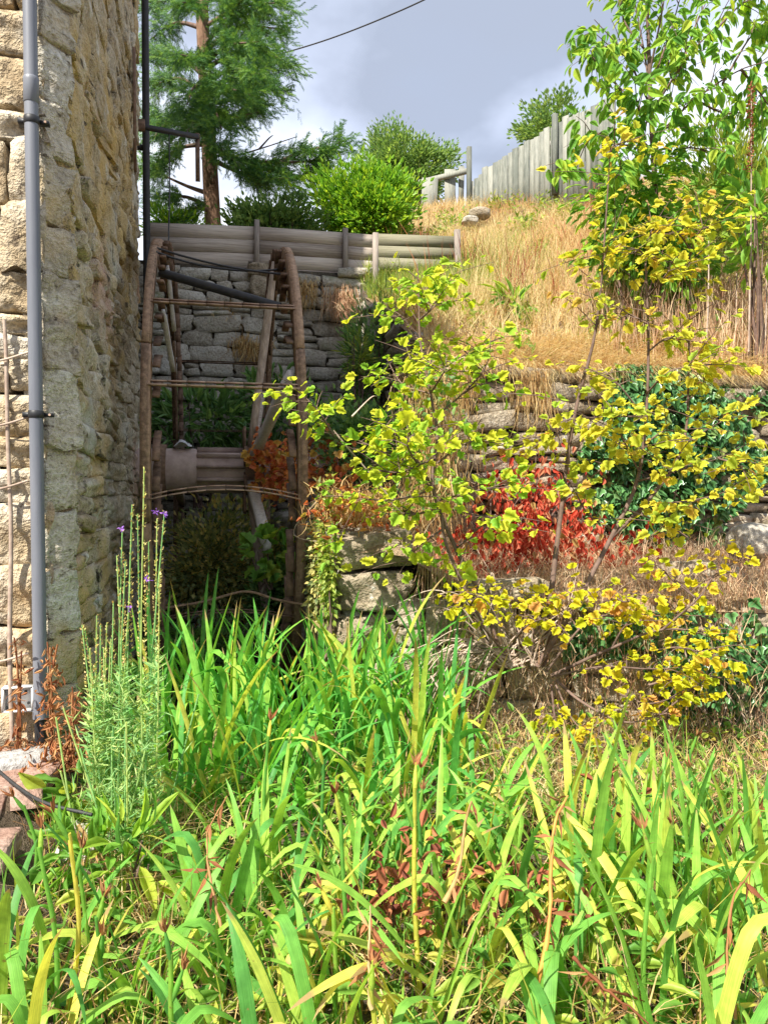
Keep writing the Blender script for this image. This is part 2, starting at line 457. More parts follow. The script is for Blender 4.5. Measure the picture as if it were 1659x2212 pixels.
M['iris'] = leaf_mat('iris', [(0.0, (0.065, 0.25, 0.05)), (0.3, (0.11, 0.35, 0.055)), (0.6, (0.17, 0.42, 0.06)), (0.85, (0.27, 0.47, 0.07)), (0.97, (0.52, 0.51, 0.09))], 0.45, 0.48, tip=(0.45, 0.33, 0.14), tmul=(1.25, 1.2, 0.6), spec=0.25)
M['iris_front'] = leaf_mat('iris_front', [(0.0, (0.08, 0.25, 0.055)), (0.25, (0.145, 0.35, 0.06)), (0.55, (0.22, 0.42, 0.065)), (0.8, (0.33, 0.47, 0.075)), (0.95, (0.58, 0.52, 0.10))], 0.45, 0.48, tip=(0.42, 0.30, 0.13), tmul=(1.25, 1.2, 0.6), spec=0.25)
M['yellow_leaf'] = leaf_mat('yellow_leaf', [(0.0, (0.26, 0.38, 0.04)), (0.3, (0.42, 0.46, 0.04)), (0.65, (0.52, 0.49, 0.04)), (0.9, (0.60, 0.48, 0.05)), (1.0, (0.60, 0.30, 0.08))], 0.5, 0.5, tmul=(1.15, 1.1, 0.6), spec=.2, gain=1.5)
M['lime_leaf'] = leaf_mat('lime_leaf', [(0.0, (0.18, 0.38, 0.04)), (0.35, (0.33, 0.47, 0.04)), (0.7, (0.48, 0.52, 0.035)), (1.0, (0.58, 0.54, 0.05))], 0.5, 0.5, tmul=(1.15, 1.15, 0.6), spec=.2, gain=1.5)
M['gold_leaf'] = leaf_mat('gold_leaf', [(0.0, (0.34, 0.42, 0.02)), (0.45, (0.56, 0.52, 0.02)), (0.8, (0.62, 0.46, 0.03)), (1.0, (0.58, 0.26, 0.08))], 0.5, 0.5, tmul=(1.2, 1.1, 0.5), spec=.2, gain=1.5)
M['red_leaf'] = leaf_mat('red_leaf', [(0.0, (0.30, 0.04, 0.025)), (0.3, (0.50, 0.07, 0.04)), (0.7, (0.60, 0.15, 0.09)), (0.92, (0.56, 0.28, 0.15)), (1.0, (0.34, 0.27, 0.08))], 0.45, 0.6, tmul=(1.25, 0.8, 0.6), gain=1.25, spec=.15)
M['orange_leaf'] = leaf_mat('orange_leaf', [(0.0, (0.18, 0.07, 0.03)), (0.4, (0.40, 0.10, 0.04)), (0.75, (0.45, 0.22, 0.06)), (1.0, (0.30, 0.26, 0.06))], 0.4, 0.5, gain=1.7)
M['ivy_leaf'] = leaf_mat('ivy_leaf', [(0.0, (0.03, 0.09, 0.03)), (0.5, (0.06, 0.16, 0.05)), (0.85, (0.10, 0.22, 0.08)), (1.0, (0.22, 0.26, 0.07))], 0.25, 0.3, spec=0.55, gain=1.7)
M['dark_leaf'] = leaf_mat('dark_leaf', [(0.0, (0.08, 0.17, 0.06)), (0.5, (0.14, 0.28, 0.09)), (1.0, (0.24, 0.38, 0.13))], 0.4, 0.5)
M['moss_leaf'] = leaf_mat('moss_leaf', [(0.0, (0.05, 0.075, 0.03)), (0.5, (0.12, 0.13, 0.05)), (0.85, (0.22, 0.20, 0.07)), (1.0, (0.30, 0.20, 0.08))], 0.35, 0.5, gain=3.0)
M['laurel_leaf'] = leaf_mat('laurel_leaf', [(0.0, (0.09, 0.24, 0.03)), (0.5, (0.19, 0.38, 0.035)), (1.0, (0.32, 0.46, 0.04))], 0.5, 0.4, spec=0.4)
M['mid_leaf'] = leaf_mat('mid_leaf', [(0.0, (0.08, 0.16, 0.05)), (0.5, (0.13, 0.23, 0.07)), (1.0, (0.22, 0.31, 0.10))], 0.45, 0.5, spec=.2)
M['sapling_leaf'] = leaf_mat('sapling_leaf', [(0.0, (0.07, 0.19, 0.035)), (0.5, (0.15, 0.31, 0.045)), (0.85, (0.25, 0.40, 0.05)), (1.0, (0.38, 0.44, 0.06))], 0.55, 0.5, gain=1.7, spec=.25)
M['weed_leaf'] = leaf_mat('weed_leaf', [(0.0, (0.09, 0.23, 0.035)), (0.5, (0.16, 0.31, 0.05)), (0.85, (0.34, 0.42, 0.06)), (1.0, (0.48, 0.40, 0.10))], 0.45, 0.45)
M['hedge_leaf'] = leaf_mat('hedge_leaf', [(0.0, (0.10, 0.19, 0.035)), (0.5, (0.22, 0.31, 0.05)), (1.0, (0.38, 0.40, 0.09))], 0.45, 0.45)
M['needle'] = leaf_mat('needle', [(0.0, (0.035, 0.10, 0.04)), (0.5, (0.075, 0.18, 0.05)), (1.0, (0.19, 0.33, 0.06))], 0.35, 0.5)
M['straw'] = leaf_mat('straw', [(0.0, (0.30, 0.16, 0.07)), (0.3, (0.46, 0.29, 0.12)), (0.65, (0.58, 0.41, 0.18)), (1.0, (0.66, 0.54, 0.30))], 0.3, 0.6, tmul=(1.1, 1.0, 0.8), spec=0.2, gain=1.12)
M['bank_straw'] = leaf_mat('bank_straw', [(0.0, (0.42, 0.23, 0.10)), (0.25, (0.55, 0.36, 0.17)), (0.5, (0.64, 0.48, 0.24)), (0.75, (0.70, 0.58, 0.34)), (1.0, (0.54, 0.50, 0.22))], 0.35, 0.6, tmul=(1.1, 1.0, 0.8), spec=0.15, gain=1.12)
M['straw_red'] = leaf_mat('straw_red', [(0.0, (0.36, 0.19, 0.12)), (0.4, (0.50, 0.32, 0.20)), (0.75, (0.62, 0.46, 0.30)), (1.0, (0.68, 0.58, 0.40))], 0.3, 0.6, tmul=(1.1, 1.0, 0.8), spec=0.15, gain=1.12)
M['dead_leaf'] = leaf_mat('dead_leaf', [(0.0, (0.20, 0.07, 0.035)), (0.5, (0.38, 0.16, 0.07)), (1.0, (0.50, 0.29, 0.13))], 0.25, 0.7, tmul=(1.1, 1.0, 0.8), spec=0.15, gain=1.12)
M['brown_leaf'] = leaf_mat('brown_leaf', [(0.0, (0.14, 0.045, 0.03)), (0.5, (0.30, 0.09, 0.05)), (1.0, (0.42, 0.17, 0.08))], 0.2, 0.7, tmul=(1.1, 1.0, 0.8), spec=0.15, gain=1.12)
M['orange_stem'] = leaf_mat('orange_stem', [(0.0, (0.45, 0.16, 0.05)), (1.0, (0.62, 0.30, 0.07))], 0.2, 0.6, gain=1.12)
M['toad_green'] = leaf_mat('toad_green', [(0.0, (0.17, 0.36, 0.13)), (0.5, (0.27, 0.45, 0.17)), (1.0, (0.42, 0.50, 0.18))], 0.4, 0.5, spec=.2)
M['toad_seed'] = leaf_mat('toad_seed', [(0.0, (0.36, 0.34, 0.10)), (0.5, (0.50, 0.44, 0.16)), (1.0, (0.52, 0.36, 0.18))], 0.3, 0.6)
M['purple'] = leaf_mat('purple', [(0.0, (0.22, 0.09, 0.50)), (1.0, (0.38, 0.18, 0.65))], 0.4, 0.5, tmul=(1, 0.8, 1))

# ------------------------------------------------------------------ stone pieces and walls
def stone_mesh(name, mat, n=4, seed=0, rnd=0.22, amp=0.07):
    """Unit block, front at -Y, no back; local x width, y depth (0 front .. 1 back), z height."""
    g = np.linspace(-0.5, 0.5, n)
    V = []; idx = {}
    def vid(x, y, z):
        k = (round(x, 4), round(y, 4), round(z, 4))
        if k not in idx:
            idx[k] = len(V); V.append(k)
        return idx[k]
    F = []
    for i in range(n - 1):
        for j in range(n - 1):
            F.append((vid(g[i], 0, g[j]), vid(g[i + 1], 0, g[j]), vid(g[i + 1], 0, g[j + 1]), vid(g[i], 0, g[j + 1])))
    for i in range(n - 1):
        F.append((vid(g[i], 0, -0.5), vid(g[i], 1, -0.5), vid(g[i + 1], 1, -0.5), vid(g[i + 1], 0, -0.5)))
        F.append((vid(g[i], 0, 0.5), vid(g[i + 1], 0, 0.5), vid(g[i + 1], 1, 0.5), vid(g[i], 1, 0.5)))
        F.append((vid(-0.5, 0, g[i]), vid(-0.5, 0, g[i + 1]), vid(-0.5, 1, g[i + 1]), vid(-0.5, 1, g[i])))
        F.append((vid(0.5, 0, g[i]), vid(0.5, 1, g[i]), vid(0.5, 1, g[i + 1]), vid(0.5, 0, g[i + 1])))
    V = np.array(V, float)
    fr = V[:, 1] < 0.5
    r = np.maximum(np.abs(V[:, 0]), np.abs(V[:, 2])) * 2
    # rounded face: edges sink back, corners pull in
    V[fr, 1] += rnd * 0.9 * (r[fr] ** 4)
    k = (np.abs(V[:, 0]) * np.abs(V[:, 2]) * 4) ** 1.5
    V[:, 0] *= 1 - rnd * 0.45 * k; V[:, 2] *= 1 - rnd * 0.45 * k
    q = V * np.array((2.2, 1.0, 2.2)) + seed * 7.7
    V[fr, 1] += amp * 2.0 * hash_noise(q[fr], seed) + amp * 0.9 * hash_noise(q[fr] * 2.7, seed + 5)
    V[:, 0] += amp * 0.8 * hash_noise(q * 1.3, seed + 1) * (np.abs(V[:, 0]) > 0.3)
    V[:, 2] += amp * 0.9 * hash_noise(q * 1.3, seed + 2) * (np.abs(V[:, 2]) > 0.3)
    return make_mesh(name, V, [np.array(F)], mat, False)


def variants(name, mat, cnt, n=4, rnd=0.22, amp=0.07, s0=0):
    return [stone_mesh(name, mat, n, s0 + i, rnd, amp) for i in range(cnt)]


def stone_wall(parent, origin, u, nvec, width, top, vs, rng, rh=(0.12, 0.24), rw=(0.18, 0.45), depth=0.16, gap=0.012, bottom=0.0, name='stone', proud=0.02, tilt=2.0, keep=None, split=0.2):
    """Stones laid in rough courses. top: float or function of distance along the wall. Returns count."""
    u = nrm(u); nvec = nrm(nvec); up = np.array((0, 0, 1.0))
    tf = top if callable(top) else (lambda x: top)
    y = bottom; c = 0
    tmax = max(tf(t) for t in np.linspace(0, width, 20))
    while y < tmax - 0.04:
        h = rng.uniform(*rh)
        x = -rng.uniform(0, rw[0])
        while x < width - 0.02:
            w = rng.uniform(*rw) * (0.75 + 0.5 * rng.random())
            x0, x1 = max(x, 0), min(x + w, width)
            if width - x1 < rw[0] * 0.4: x1 = width
            x = x1 if x1 >= width else x + w
            ww = x1 - x0
            if ww < 0.05: continue
            pieces = [(0, h)]
            if h > rh[0] * 1.5 and rng.random() < split:
                a = rng.uniform(0.4, 0.6) * h; pieces = [(0, a), (a, h - a)]
            for (dy, hh) in pieces:
                xm, ym = (x0 + x1) / 2, y + dy + hh / 2
                if ym + hh * 0.3 > tf(xm): continue
                if keep and not keep(xm, ym): continue
                ctr = np.asarray(origin) + u * xm + up * ym + nvec * (rng.uniform(-0.4, 1.0) * proud)
                a = math.radians(rng.normal(0, tilt)); ca, sa = math.cos(a), math.sin(a)
                ux = u * ca + up * sa; uz = up * ca - u * sa
                yy = -nvec + u * rng.normal(0, 0.03) + up * rng.normal(0, 0.03)
                sgn = 1 if np.dot(np.cross(u, -nvec), up) > 0 else -1
                sw, sh = ww - gap * rng.uniform(0.6, 1.8), hh - gap * rng.uniform(0.6, 1.8)
                mw = Matrix(((*[0] * 4,), (*[0] * 4,), (*[0] * 4,), (0, 0, 0, 1)))
                for k in range(3):
                    mw[k][0] = ux[k] * sw; mw[k][1] = yy[k] * depth; mw[k][2] = uz[k] * sh; mw[k][3] = ctr[k]
                obj(name, vs[rng.integers(len(vs))], parent, mw)
                c += 1
        y += h
    return c


def ground_grid(name, xs, ys, zf, mat, hole=None, kind='structure'):
    X, Y = np.meshgrid(xs, ys, indexing='ij')
    Z = zf(X, Y)
    nx, ny = X.shape
    V = np.stack([X, Y, Z], -1).reshape(-1, 3)
    i, j = np.meshgrid(np.arange(nx - 1), np.arange(ny - 1), indexing='ij')
    a = (i * ny + j).ravel()
    F = np.stack([a, a + ny, a + ny + 1, a + 1], 1)
    if hole is not None:
        cx = (X[:-1, :-1] + X[1:, 1:]).ravel() / 2; cy = (Y[:-1, :-1] + Y[1:, 1:]).ravel() / 2
        F = F[~hole(cx, cy)]
    me = make_mesh(name, V, [F], mat, True)
    o = obj(name, me)
    o['kind'] = kind
    return o


def noise2(X, Y, s, seed):
    return hash_noise(np.stack([X * s, Y * s, np.zeros_like(X)], -1), seed)


# layout constants (world): the mill's flank is the plane X = FX, running away along +Y
FX = -0.63
CY = 3.51                 # front corner of the mill
RX = 0.66                 # inner face of the wheel pit's outer wall
BACK = 9.5                # wall at the back of the pit
BX = 1.70                 # left edge of the raised bank
UY = 5.58                 # face of the upper dry-stone wall
TA, TB = np.array((0.66, 4.28)), np.array((4.2, 3.06))     # front edge of the terrace
TD = (TB - TA) / np.linalg.norm(TB - TA)
TN = np.array((TD[1], -TD[0]))                              # towards the camera


def sstep(a, b, x):
    t = np.clip((x - a) / (b - a), 0, 1)
    return t * t * (3 - 2 * t)


def bed_z(X, Y):
    z = H - 1.28 + 0.05 * noise2(X, Y, 1.3, 3) + 0.02 * noise2(X, Y, 5, 4)
    z = z + 0.2 * sstep(-0.45, -0.75, X)
    pit = sstep(4.25, 4.9, Y) * (X > FX - 0.1) * (X < RX + 0.1)
    return z - 0.55 * pit


def terrace_z(X, Y):
    d = (X - TA[0]) * TD[0] + (Y - TA[1]) * TD[1]
    ledge = sstep(1.55, 0.9, X) * 0.30
    return H - 0.58 + ledge + 0.10 * sstep(0, 1.2, (X - TA[0]) * -TN[0] + (Y - TA[1]) * -TN[1]) + 0.04 * noise2(X, Y, 1.7, 8)


def bank_z(X, Y):
    yy = np.clip(Y - UY, 0, 8.2)
    b = 0.93 + 0.40 * yy + 0.035 * np.maximum(yy - 4, 0) ** 2 + 0.35 * (np.clip(X, 2, 7) - 2) * np.clip(yy / 5, 0, 1)
    b = np.minimum(b, 5.0 + 0.0 * X)
    plat = 2.75
    k = sstep(1.4, 2.6, X)
    z = np.where(Y > BACK - 0.05, plat * (1 - k) + b * k, b)
    return H + z + (0.07 * noise2(X, Y, 1.1, 9) + 0.03 * noise2(X, Y, 4, 10)) * sstep(0, 0.5, Y - UY)


# ground: one sheet to the horizon
def axis(lo, hi, step, far):
    a = np.arange(lo, hi + 1e-6, step)
    l = lo - np.geomspace(0.5, far, 16)[::-1]
    r = hi + np.geomspace(0.5, far, 16)
    return np.concatenate([l, a, r])


ground_grid('ground', axis(-2.6, 5.0, 0.10, 900), axis(-1.0, 9.8, 0.10, 900), bed_z, M['earth'])
sg = np.arange(-0.6, 5.6, 0.12); dg = np.concatenate([[-0.03], np.arange(0.05, 6.0, 0.12)])
S_, D_ = np.meshgrid(sg, dg, indexing='ij')
tx = TA[0] + TD[0] * S_ - TN[0] * D_; ty = TA[1] + TD[1] * S_ - TN[1] * D_
tx = np.maximum(tx, RX + 0.03); ty = np.minimum(ty, BACK + 0.1)
tz = terrace_z(tx, ty) - 0.05 * (D_ < 0)
ii, jj = np.meshgrid(np.arange(len(sg) - 1), np.arange(len(dg) - 1), indexing='ij'); a_ = (ii * len(dg) + jj).ravel()
o = obj('terrace', make_mesh('terrace', np.stack([tx, ty, tz], -1).reshape(-1, 3), [np.stack([a_, a_ + len(dg), a_ + len(dg) + 1, a_ + 1], 1)], M['dry_earth'], True)); o['kind'] = 'structure'
xs = np.concatenate([[-60, -40, -25, -15, -9], np.arange(-6, 9, 0.25), [10, 12, 15, 20, 30, 50, 80]])
ys = np.concatenate([np.arange(UY + 0.05, 16, 0.25), [17, 19, 22, 27, 35, 50, 80]])
ground_grid('bank', xs, ys, bank_z, M['dry_earth'], hole=lambda x, y: ((x < BX + 0.06) & (y < BACK + 0.1)) | (x < BX + 0.06) & (y < UY))

# ------------------------------------------------------------------ mill building
rng = np.random.default_rng(11)
MT = H + 6.2
mill = thing('mill_building', (FX - 1.5, CY + 2, H - 1.3), 'tall stone mill with rough rubble side wall at the left edge', 'mill')
mb = MB()
mb.box(((FX - 6 + FX - 0.025) / 2, (CY + 0.22 + 6.75) / 2, (H - 2.6 + MT) / 2), (5.975, 6.53 - CY, MT - H + 2.6))
mb.build('wall_core', M['flank_stone'], mill)
mb = MB()
mb.box(((FX - 6 + FX - 0.48) / 2, (6.76 + 10.9) / 2, (H - 2.6 + H + 8.6) / 2), (5.52, 4.12, 11.2))  # unseen wing, added this tall to shade the pit's back wall and fence
mb.build('added_shade_wing', M['mortar'], mill)
fv = variants('front_stone', M['front_stone'], 8, 9, 0.03, 0.14, 40)
kv = variants('flank_stone', M['flank_stone'], 12, 7, 0.05, 0.12, 60)
qv = variants('quoin', M['quoin_stone'], 8, 8, 0.02, 0.09, 80)
# chamfered quoins at the corner, flank stones behind them, facing stones in front
CH = 0.09
stone_wall(mill, (FX - 1.1, CY, H - 1.35), (1, 0, 0), (0, -1, 0), 1.1 - CH + 0.02, 3.9, fv, rng, (0.13, 0.30), (0.22, 0.5), 0.13, 0.008, name='stone', proud=0.012, tilt=1.0)
y = H - 1.35
i = 0
while y < H + 3.2:
    h = rng.uniform(0.17, 0.34)
    a = np.array((FX - CH + 0.012, CY - 0.01, 0)); b = np.array((FX + 0.012 + rng.normal(0, 0.006), CY + CH * 1.3, 0))
    u = nrm(b - a); nv = np.array((u[1], -u[0], 0)); w = np.linalg.norm(b - a) + 0.03
    ctr = (a + b) / 2 + nv * rng.uniform(0.0, 0.02); ctr[2] = y + h / 2
    mw = Matrix.Identity(4)
    for k in range(3):
        mw[k][0] = u[k] * w; mw[k][1] = -nv[k] * 0.12; mw[k][2] = (0, 0, h - 0.004)[k]; mw[k][3] = ctr[k]
    obj('quoin', qv[i % len(qv)], mill, mw)
    y += h; i += 1
stone_wall(mill, (FX, CY + CH * 1.2, H - 1.9), (0, 1, 0), (1, 0, 0), 6.70 - CY - CH * 1.2, 6.6, kv, rng, (0.09, 0.22), (0.18, 0.6), 0.12, 0.003, name='stone', proud=0.02, tilt=3.5, split=0.35)
# rusty iron strap let into the flank and a timber at the far edge
mb = MB(); Y0 = 6.05
for z0, z1 in ((2.9, 3.25), (2.25, 2.62)):
    pass
mb.bar((FX + 0.035, 6.15, H + 2.45), (FX + 0.035, 6.12, H + 3.35), 0.05, 0.02, (1, 0, 0))
mb.build('iron_strap', M['rust_dark'], mill)
mb = MB(); mb.box((-0.92, 6.86, H + 3.9), (0.16, 0.14, 2.6)); mb.build('timber_post', M['rust_dark'], mill)

# grey drain pipe on the front
p0, p1 = P(68, -60, 3.22), P(89, 1545, 3.22)
p0 = np.array((p1[0] - 0.015, p1[1] + 0.0, p0[2]))
pipe = thing('drain_pipe', p1, 'grey plastic drain pipe fixed down the sunlit stone front', 'pipe')
mb = MB(); mb.tube([p1, (p0 + p1) / 2, p0], 0.0275, 24); mb.build('pipe_shaft', M['pipe'], pipe, smooth=True)
for yy in (275, 897):
    c = P(0, yy, 3.22); t = (c[2] - p1[2]) / (p0[2] - p1[2]); q = p1 + (p0 - p1) * t
    mb = MB()
    mb.tube([q + (0, 0, -0.016), q + (0, 0, -0.013), q + (0, 0, 0.013), q + (0, 0, 0.016)], [0.028, 0.031, 0.031, 0.028], 24)
    mb.box(q + np.array((0.045, 0.02, 0)), (0.04, 0.03, 0.014)); mb.box(q + np.array((-0.03, 0.03, 0)), (0.05, 0.05, 0.02))
    ck = mb.build('clip', M['black_plastic'], pipe)
    mb = MB(); mb.tube([q + np.array((0.052, 0.004, 0)), q + np.array((0.052, -0.002, 0))], 0.005, 8); mb.build('bolt', M['rust_pale'], ck)
mb = MB(); mb.tube([p1 + (0, 0, -0.12), p1 + (0, 0, 0.005)], 0.025, 16); mb.build('shoe', M['black_plastic'], pipe, smooth=True)
mb = MB(); q = p1 + (0, 0, 0.0); mb.tube([q + (0, 0, -0.012), q + (0, 0, 0.02)], 0.031, 20); mb.build('collar', M['pipe'], pipe, smooth=True)
q = p1 + (p0 - p1) * .83; mb = MB(); mb.tube([q + (0, 0, -.05), q + (0, 0, -.048), q + (0, 0, .038), q + (0, 0, .05), q + (0, 0, .055)], [.028, .0305, .0305, .0315, .028], 24); mb.build('socket', M['pipe'], pipe, smooth=True)
# dark downpipe and waste pipes on the far end of the mill
q = P(318, 560, 8.9)
dp = thing('downpipe', q, 'thin dark downpipe at the far end of the mill behind the wheel', 'pipe')
mb = MB(); mb.tube([q + (0, 0, -1.6), q + (0, 0, 4.0)], 0.042, 12); mb.build('pipe_shaft', M['iron_black'], dp, smooth=True)
mb = MB(); a = P(300, 318, 8.9); mb.tube([a + (-0.25, 0, 0.02), a, a + (0.1, 0, 0)], 0.035, 10); mb.build('branch_pipe', M['iron_black'], dp, smooth=True)
# iron arm sticking out of the flank, with a hanging strap
a, b = P(278, 268, 6.3), P(428, 296, 6.9)
arm = thing('iron_arm', a, 'black iron arm sticking out of the mill wall with a strap hanging from its end', 'bracket')
mb = MB(); mb.bar(a, b, 0.03, 0.04); mb.build('beam', M['iron_black'], arm)
mb = MB(); mb.box(a + np.array((0.05, 0, 0.0)), (0.16, 0.05, 0.085)); mb.build('wall_plate', M['rust_dark'], arm)
mb = MB(); c = P(427, 300, 6.9); d = P(428, 392, 6.9); mb.bar(c + (0, 0, 0.05), d, 0.04, 0.012, (0, 1, 0)); mb.build('strap', M['rust_dark'], arm)
rp = thing('hanging_rope', P(366, 480, 6.75), 'thin dark rope hanging from the iron arm to the wheel rim', 'rope')
mb = MB(); mb.tube([P(366, 284, 6.65), P(367, 400, 6.5), P(365, 500, 6.2), P(365, 560, 5.9)], 0.006, 5); mb.build('rope', M['cable'], rp)

# white wall box
c = P(44, 1506, 3.24)
jb = thing('wall_box', c, 'open white plastic electrical box low on the stone front', 'box')
s = 0.115; mb = MB()
mb.box(c + np.array((0, 0.0, 0)), (s, 0.006, s * 0.86)); mb.build('back_plate', M['white_plastic'], jb)
mb = MB()
for dx, dz, sx, sz in ((-1, 0, 0.008, s * 0.86), (1, 0, 0.008, s * 0.86), (0, -1, s, 0.008), (0, 1, s, 0.008)):
    mb.box(c + np.array((dx * s / 2, -0.02, dz * s * 0.43)), (sx + 0.001, 0.042, sz + 0.001))
mb.build('rim', M['white_plastic'], jb)
for dx, dz in ((-0.02, 0.02), (0.025, 0.025), (0.0, -0.01), (-0.03, -0.02), (0.035, -0.025)):
    mb = MB(); mb.tube([c + np.array((dx, -0.0035, dz)), c + np.array((dx, -0.0065, dz))], 0.006, 8); mb.build('screw_hole', M['black_plastic'], jb)

# dead climber stem with ties on the front wall
base = P(30, 1590, 3.2)
cl = thing('dead_climber', base, 'bare grey climber stem tied up the stone front beside the pipe', 'climber')
mb = MB(); mb.tube(spline([P(28, 1600, 3.20), P(22, 1400, 3.2), P(25, 1150, 3.2), P(18, 950, 3.2), P(14, 760, 3.2), P(10, 690, 3.2)], 24), np.linspace(0.011, 0.008, 24), 6)
mb.build('stem', M['dry_twig'], cl, smooth=True)
for yy in (775, 915, 1052, 1425):
    mb = MB(); mb.tube(spline([P(-12, yy + 6, 3.19), P(18, yy, 3.18), P(62, yy - 14, 3.2)], 8), 0.005, 5); mb.build('tie', M['dry_twig'], cl)

# ------------------------------------------------------------------ water wheel
HUBY, HUBZ, R = 6.5, H + 0.20, 1.77
XL, XR = -0.40, 0.50
wheel = thing('water_wheel', ((XL + XR) / 2, HUBY, HUBZ - R), 'rusted iron water wheel with broken timber spokes in its pit', 'water wheel')


def rim_pt(x, th, r):
    return np.array((x, HUBY - r * math.cos(th), HUBZ + r * math.sin(th)))


def ring_plate(x, r0, r1, th, a0, a1, n):
    """Annular plate of thickness th (along X) between two angles."""
    t = np.linspace(a0, a1, n)
    v = []
    for dx in (-th / 2, th / 2):
        for r in (r0, r1):
            v += [rim_pt(x + dx, q, r) for q in t]
    v = np.array(v); f = []
    A, B, C, D = 0, n, 2 * n, 3 * n
    for i in range(n - 1):
        f += [(A + i, A + i + 1, B + i + 1, B + i), (C + i, D + i, D + i + 1, C + i + 1), (B + i, B + i + 1, D + i + 1, D + i), (A + i, C + i, C + i + 1, A + i + 1)]
    f += [(A, B, D, C), (A + n - 1, C + n - 1, D + n - 1, B + n - 1)]
    return v, np.array(f)


rngw = np.random.default_rng(5)
nseg = 10
for side, x in (('l', XL), ('r', XR)):
    sg = 1 if side == 'r' else -1
    for k in range(nseg):
        a0 = math.radians(k * 36 - 12) + 0.004; a1 = math.radians(k * 36 + 24) - 0.004
        depth = (0.13, 0.17, 0.22, 0.24, 0.12)[k % 5] if side == 'r' else (0.13, 0.08, 0.15, 0.07, 0.12)[k % 5]
        mb = MB(); mb.add(*ring_plate(x, R - depth, R, 0.022, a0, a1, 10))
        seg = mb.build('rim_segment', M['rust'], wheel)
        mb = MB(); mb.add(*ring_plate(x + sg * 0.022, R - 0.008, R + 0.008, 0.045, a0, a1, 10))
        mb.build('rim_flange', M['rust'], seg)
    # elbow brackets that held the buckets
    for k in range(60):
        a = math.radians(k * 6 + 4) + rngw.normal(0, 0.01)
        if rngw.random() < 0.15: continue
        p = rim_pt(x - sg * 0.045, a + 0.06, R - 0.25 + rngw.uniform(0, .06)); q = rim_pt(x - sg * 0.045, a + 0.015, R - 0.11); r_ = rim_pt(x - sg * 0.045, a - 0.06, R - 0.01)
        mb = MB(); mb.bar(p, q, 0.018, 0.045, (1, 0, 0)); mb.bar(q, r_, 0.018, 0.045, (1, 0, 0))
        mb.build('bucket_bracket', M['rust_dark'], wheel)
    for k in range(48):
        a = math.radians(k * 7.5)
        mb = MB(); c = rim_pt(x + sg * 0.012, a, R - 0.04); mb.tube([c, c + np.array((sg * 0.014, 0, 0))], 0.011, 6)
        mb.build('rivet', M['rust_pale'], wheel)
# cross bars that remain
def cross(th_deg, mat, w=0.055, sag=0.0, r=R - 0.01, x0=XL, x1=XR, dz=0.0, name='cross_bar'):
    th = math.radians(th_deg)
    a = rim_pt(x0, th, r); b = rim_pt(x1, th, r) + (0, 0, dz)
    pts = [a + (b - a) * t + np.array((0, 0, sag * 4 * t * (1 - t))) for t in np.linspace(0, 1, 9)]
    mb = MB()
    for p, q in zip(pts[:-1], pts[1:]):
        e = (q - p) * 0.02
        mb.bar(p - e, q + e, w * 0.16, w, (0, 1, 0.0)); 
    for p, q in zip(pts[:-1], pts[1:]):
        e = (q - p) * 0.02
        mb.bar(p - e + np.array((0, 0.02, w * 0.45)), q + e + np.array((0, 0.02, w * 0.45)), w * 0.75, w * 0.14)
    mb.build(name, mat, wheel)
cross(35, M['rust_pale'], 0.05)
cross(15, M['rust_pale'], 0.06)
cross(-7.5, M['rust_pale'], 0.055, sag=0.06)
cross(141, M['rust_dark'], 0.045)
cross(-35, M['rust_dark'], 0.03, sag=0.05)
cross(165, M['rust_dark'], 0.03)
mb = MB(); mb.tube([rim_pt(XL + 0.03, math.radians(50), R - 0.08), rim_pt(XR - 0.08, math.radians(40), R - 0.12)], 0.03, 10); mb.build('bent_pipe', M['iron_black'], wheel, smooth=True)
for a0, a1, sag in ((58, 55, -0.03), (55, 60, -0.06)):
    A = rim_pt(XL, math.radians(a0), R); B = rim_pt(XR, math.radians(a1), R - 0.1)
    mb = MB(); mb.tube([A + (B - A) * t + np.array((0, 0, sag * 4 * t * (1 - t))) for t in np.linspace(0, 1, 10)], 0.008, 5); mb.build('tie_rod', M['iron_black'], wheel)
# axle: smooth drum on the left, ribbed casting on the right
mb = MB(); mb.tube([(FX - 0.3, HUBY, HUBZ), (-0.17, HUBY, HUBZ), (-0.16, HUBY, HUBZ)], [0.175, 0.175, 0.165], 28)
ax = mb.build('axle', M['iron_axle'], wheel)
mb = MB(); mb.tube([(-0.165, HUBY, HUBZ), (0.92, HUBY, HUBZ)], 0.150, 10); mb.build('axle_shaft', M['iron_axle'], ax)
for k in range(10):
    a = math.radians(36 * k + 8)
    c = np.array((0, -math.cos(a), math.sin(a)))
    A = np.array((-0.16, HUBY, HUBZ)) + c * 0.158; B = np.array((0.24, HUBY, HUBZ)) + c * 0.158
    mb = MB(); mb.bar(A, B, 0.022, 0.06, c); mb.build('axle_rib', M['iron_axle'], ax)
# hub flange with spoke sockets
hx = 0.27
mb = MB(); mb.tube([(hx - 0.05, HUBY, HUBZ), (hx + 0.06, HUBY, HUBZ)], 0.21, 16); hub = mb.build('hub', M['rust_dark'], wheel)
mb = MB(); mb.tube([(XL - 0.08, HUBY, HUBZ), (XL + 0.0, HUBY, HUBZ)], 0.21, 16); mb.build('hub', M['rust_dark'], wheel)
for k in range(8):
    a = math.radians(45 * k + 22); c = np.array((0, -math.cos(a), math.sin(a)))
    for sx in (-1, 1):
        mb = MB(); A = np.array((hx + sx * 0.05, HUBY, HUBZ)) + c * 0.15; mb.bar(A, A + c * 0.22, 0.09, 0.02, (1, 0, 0)); mb.build('spoke_socket', M['rust_dark'], hub)


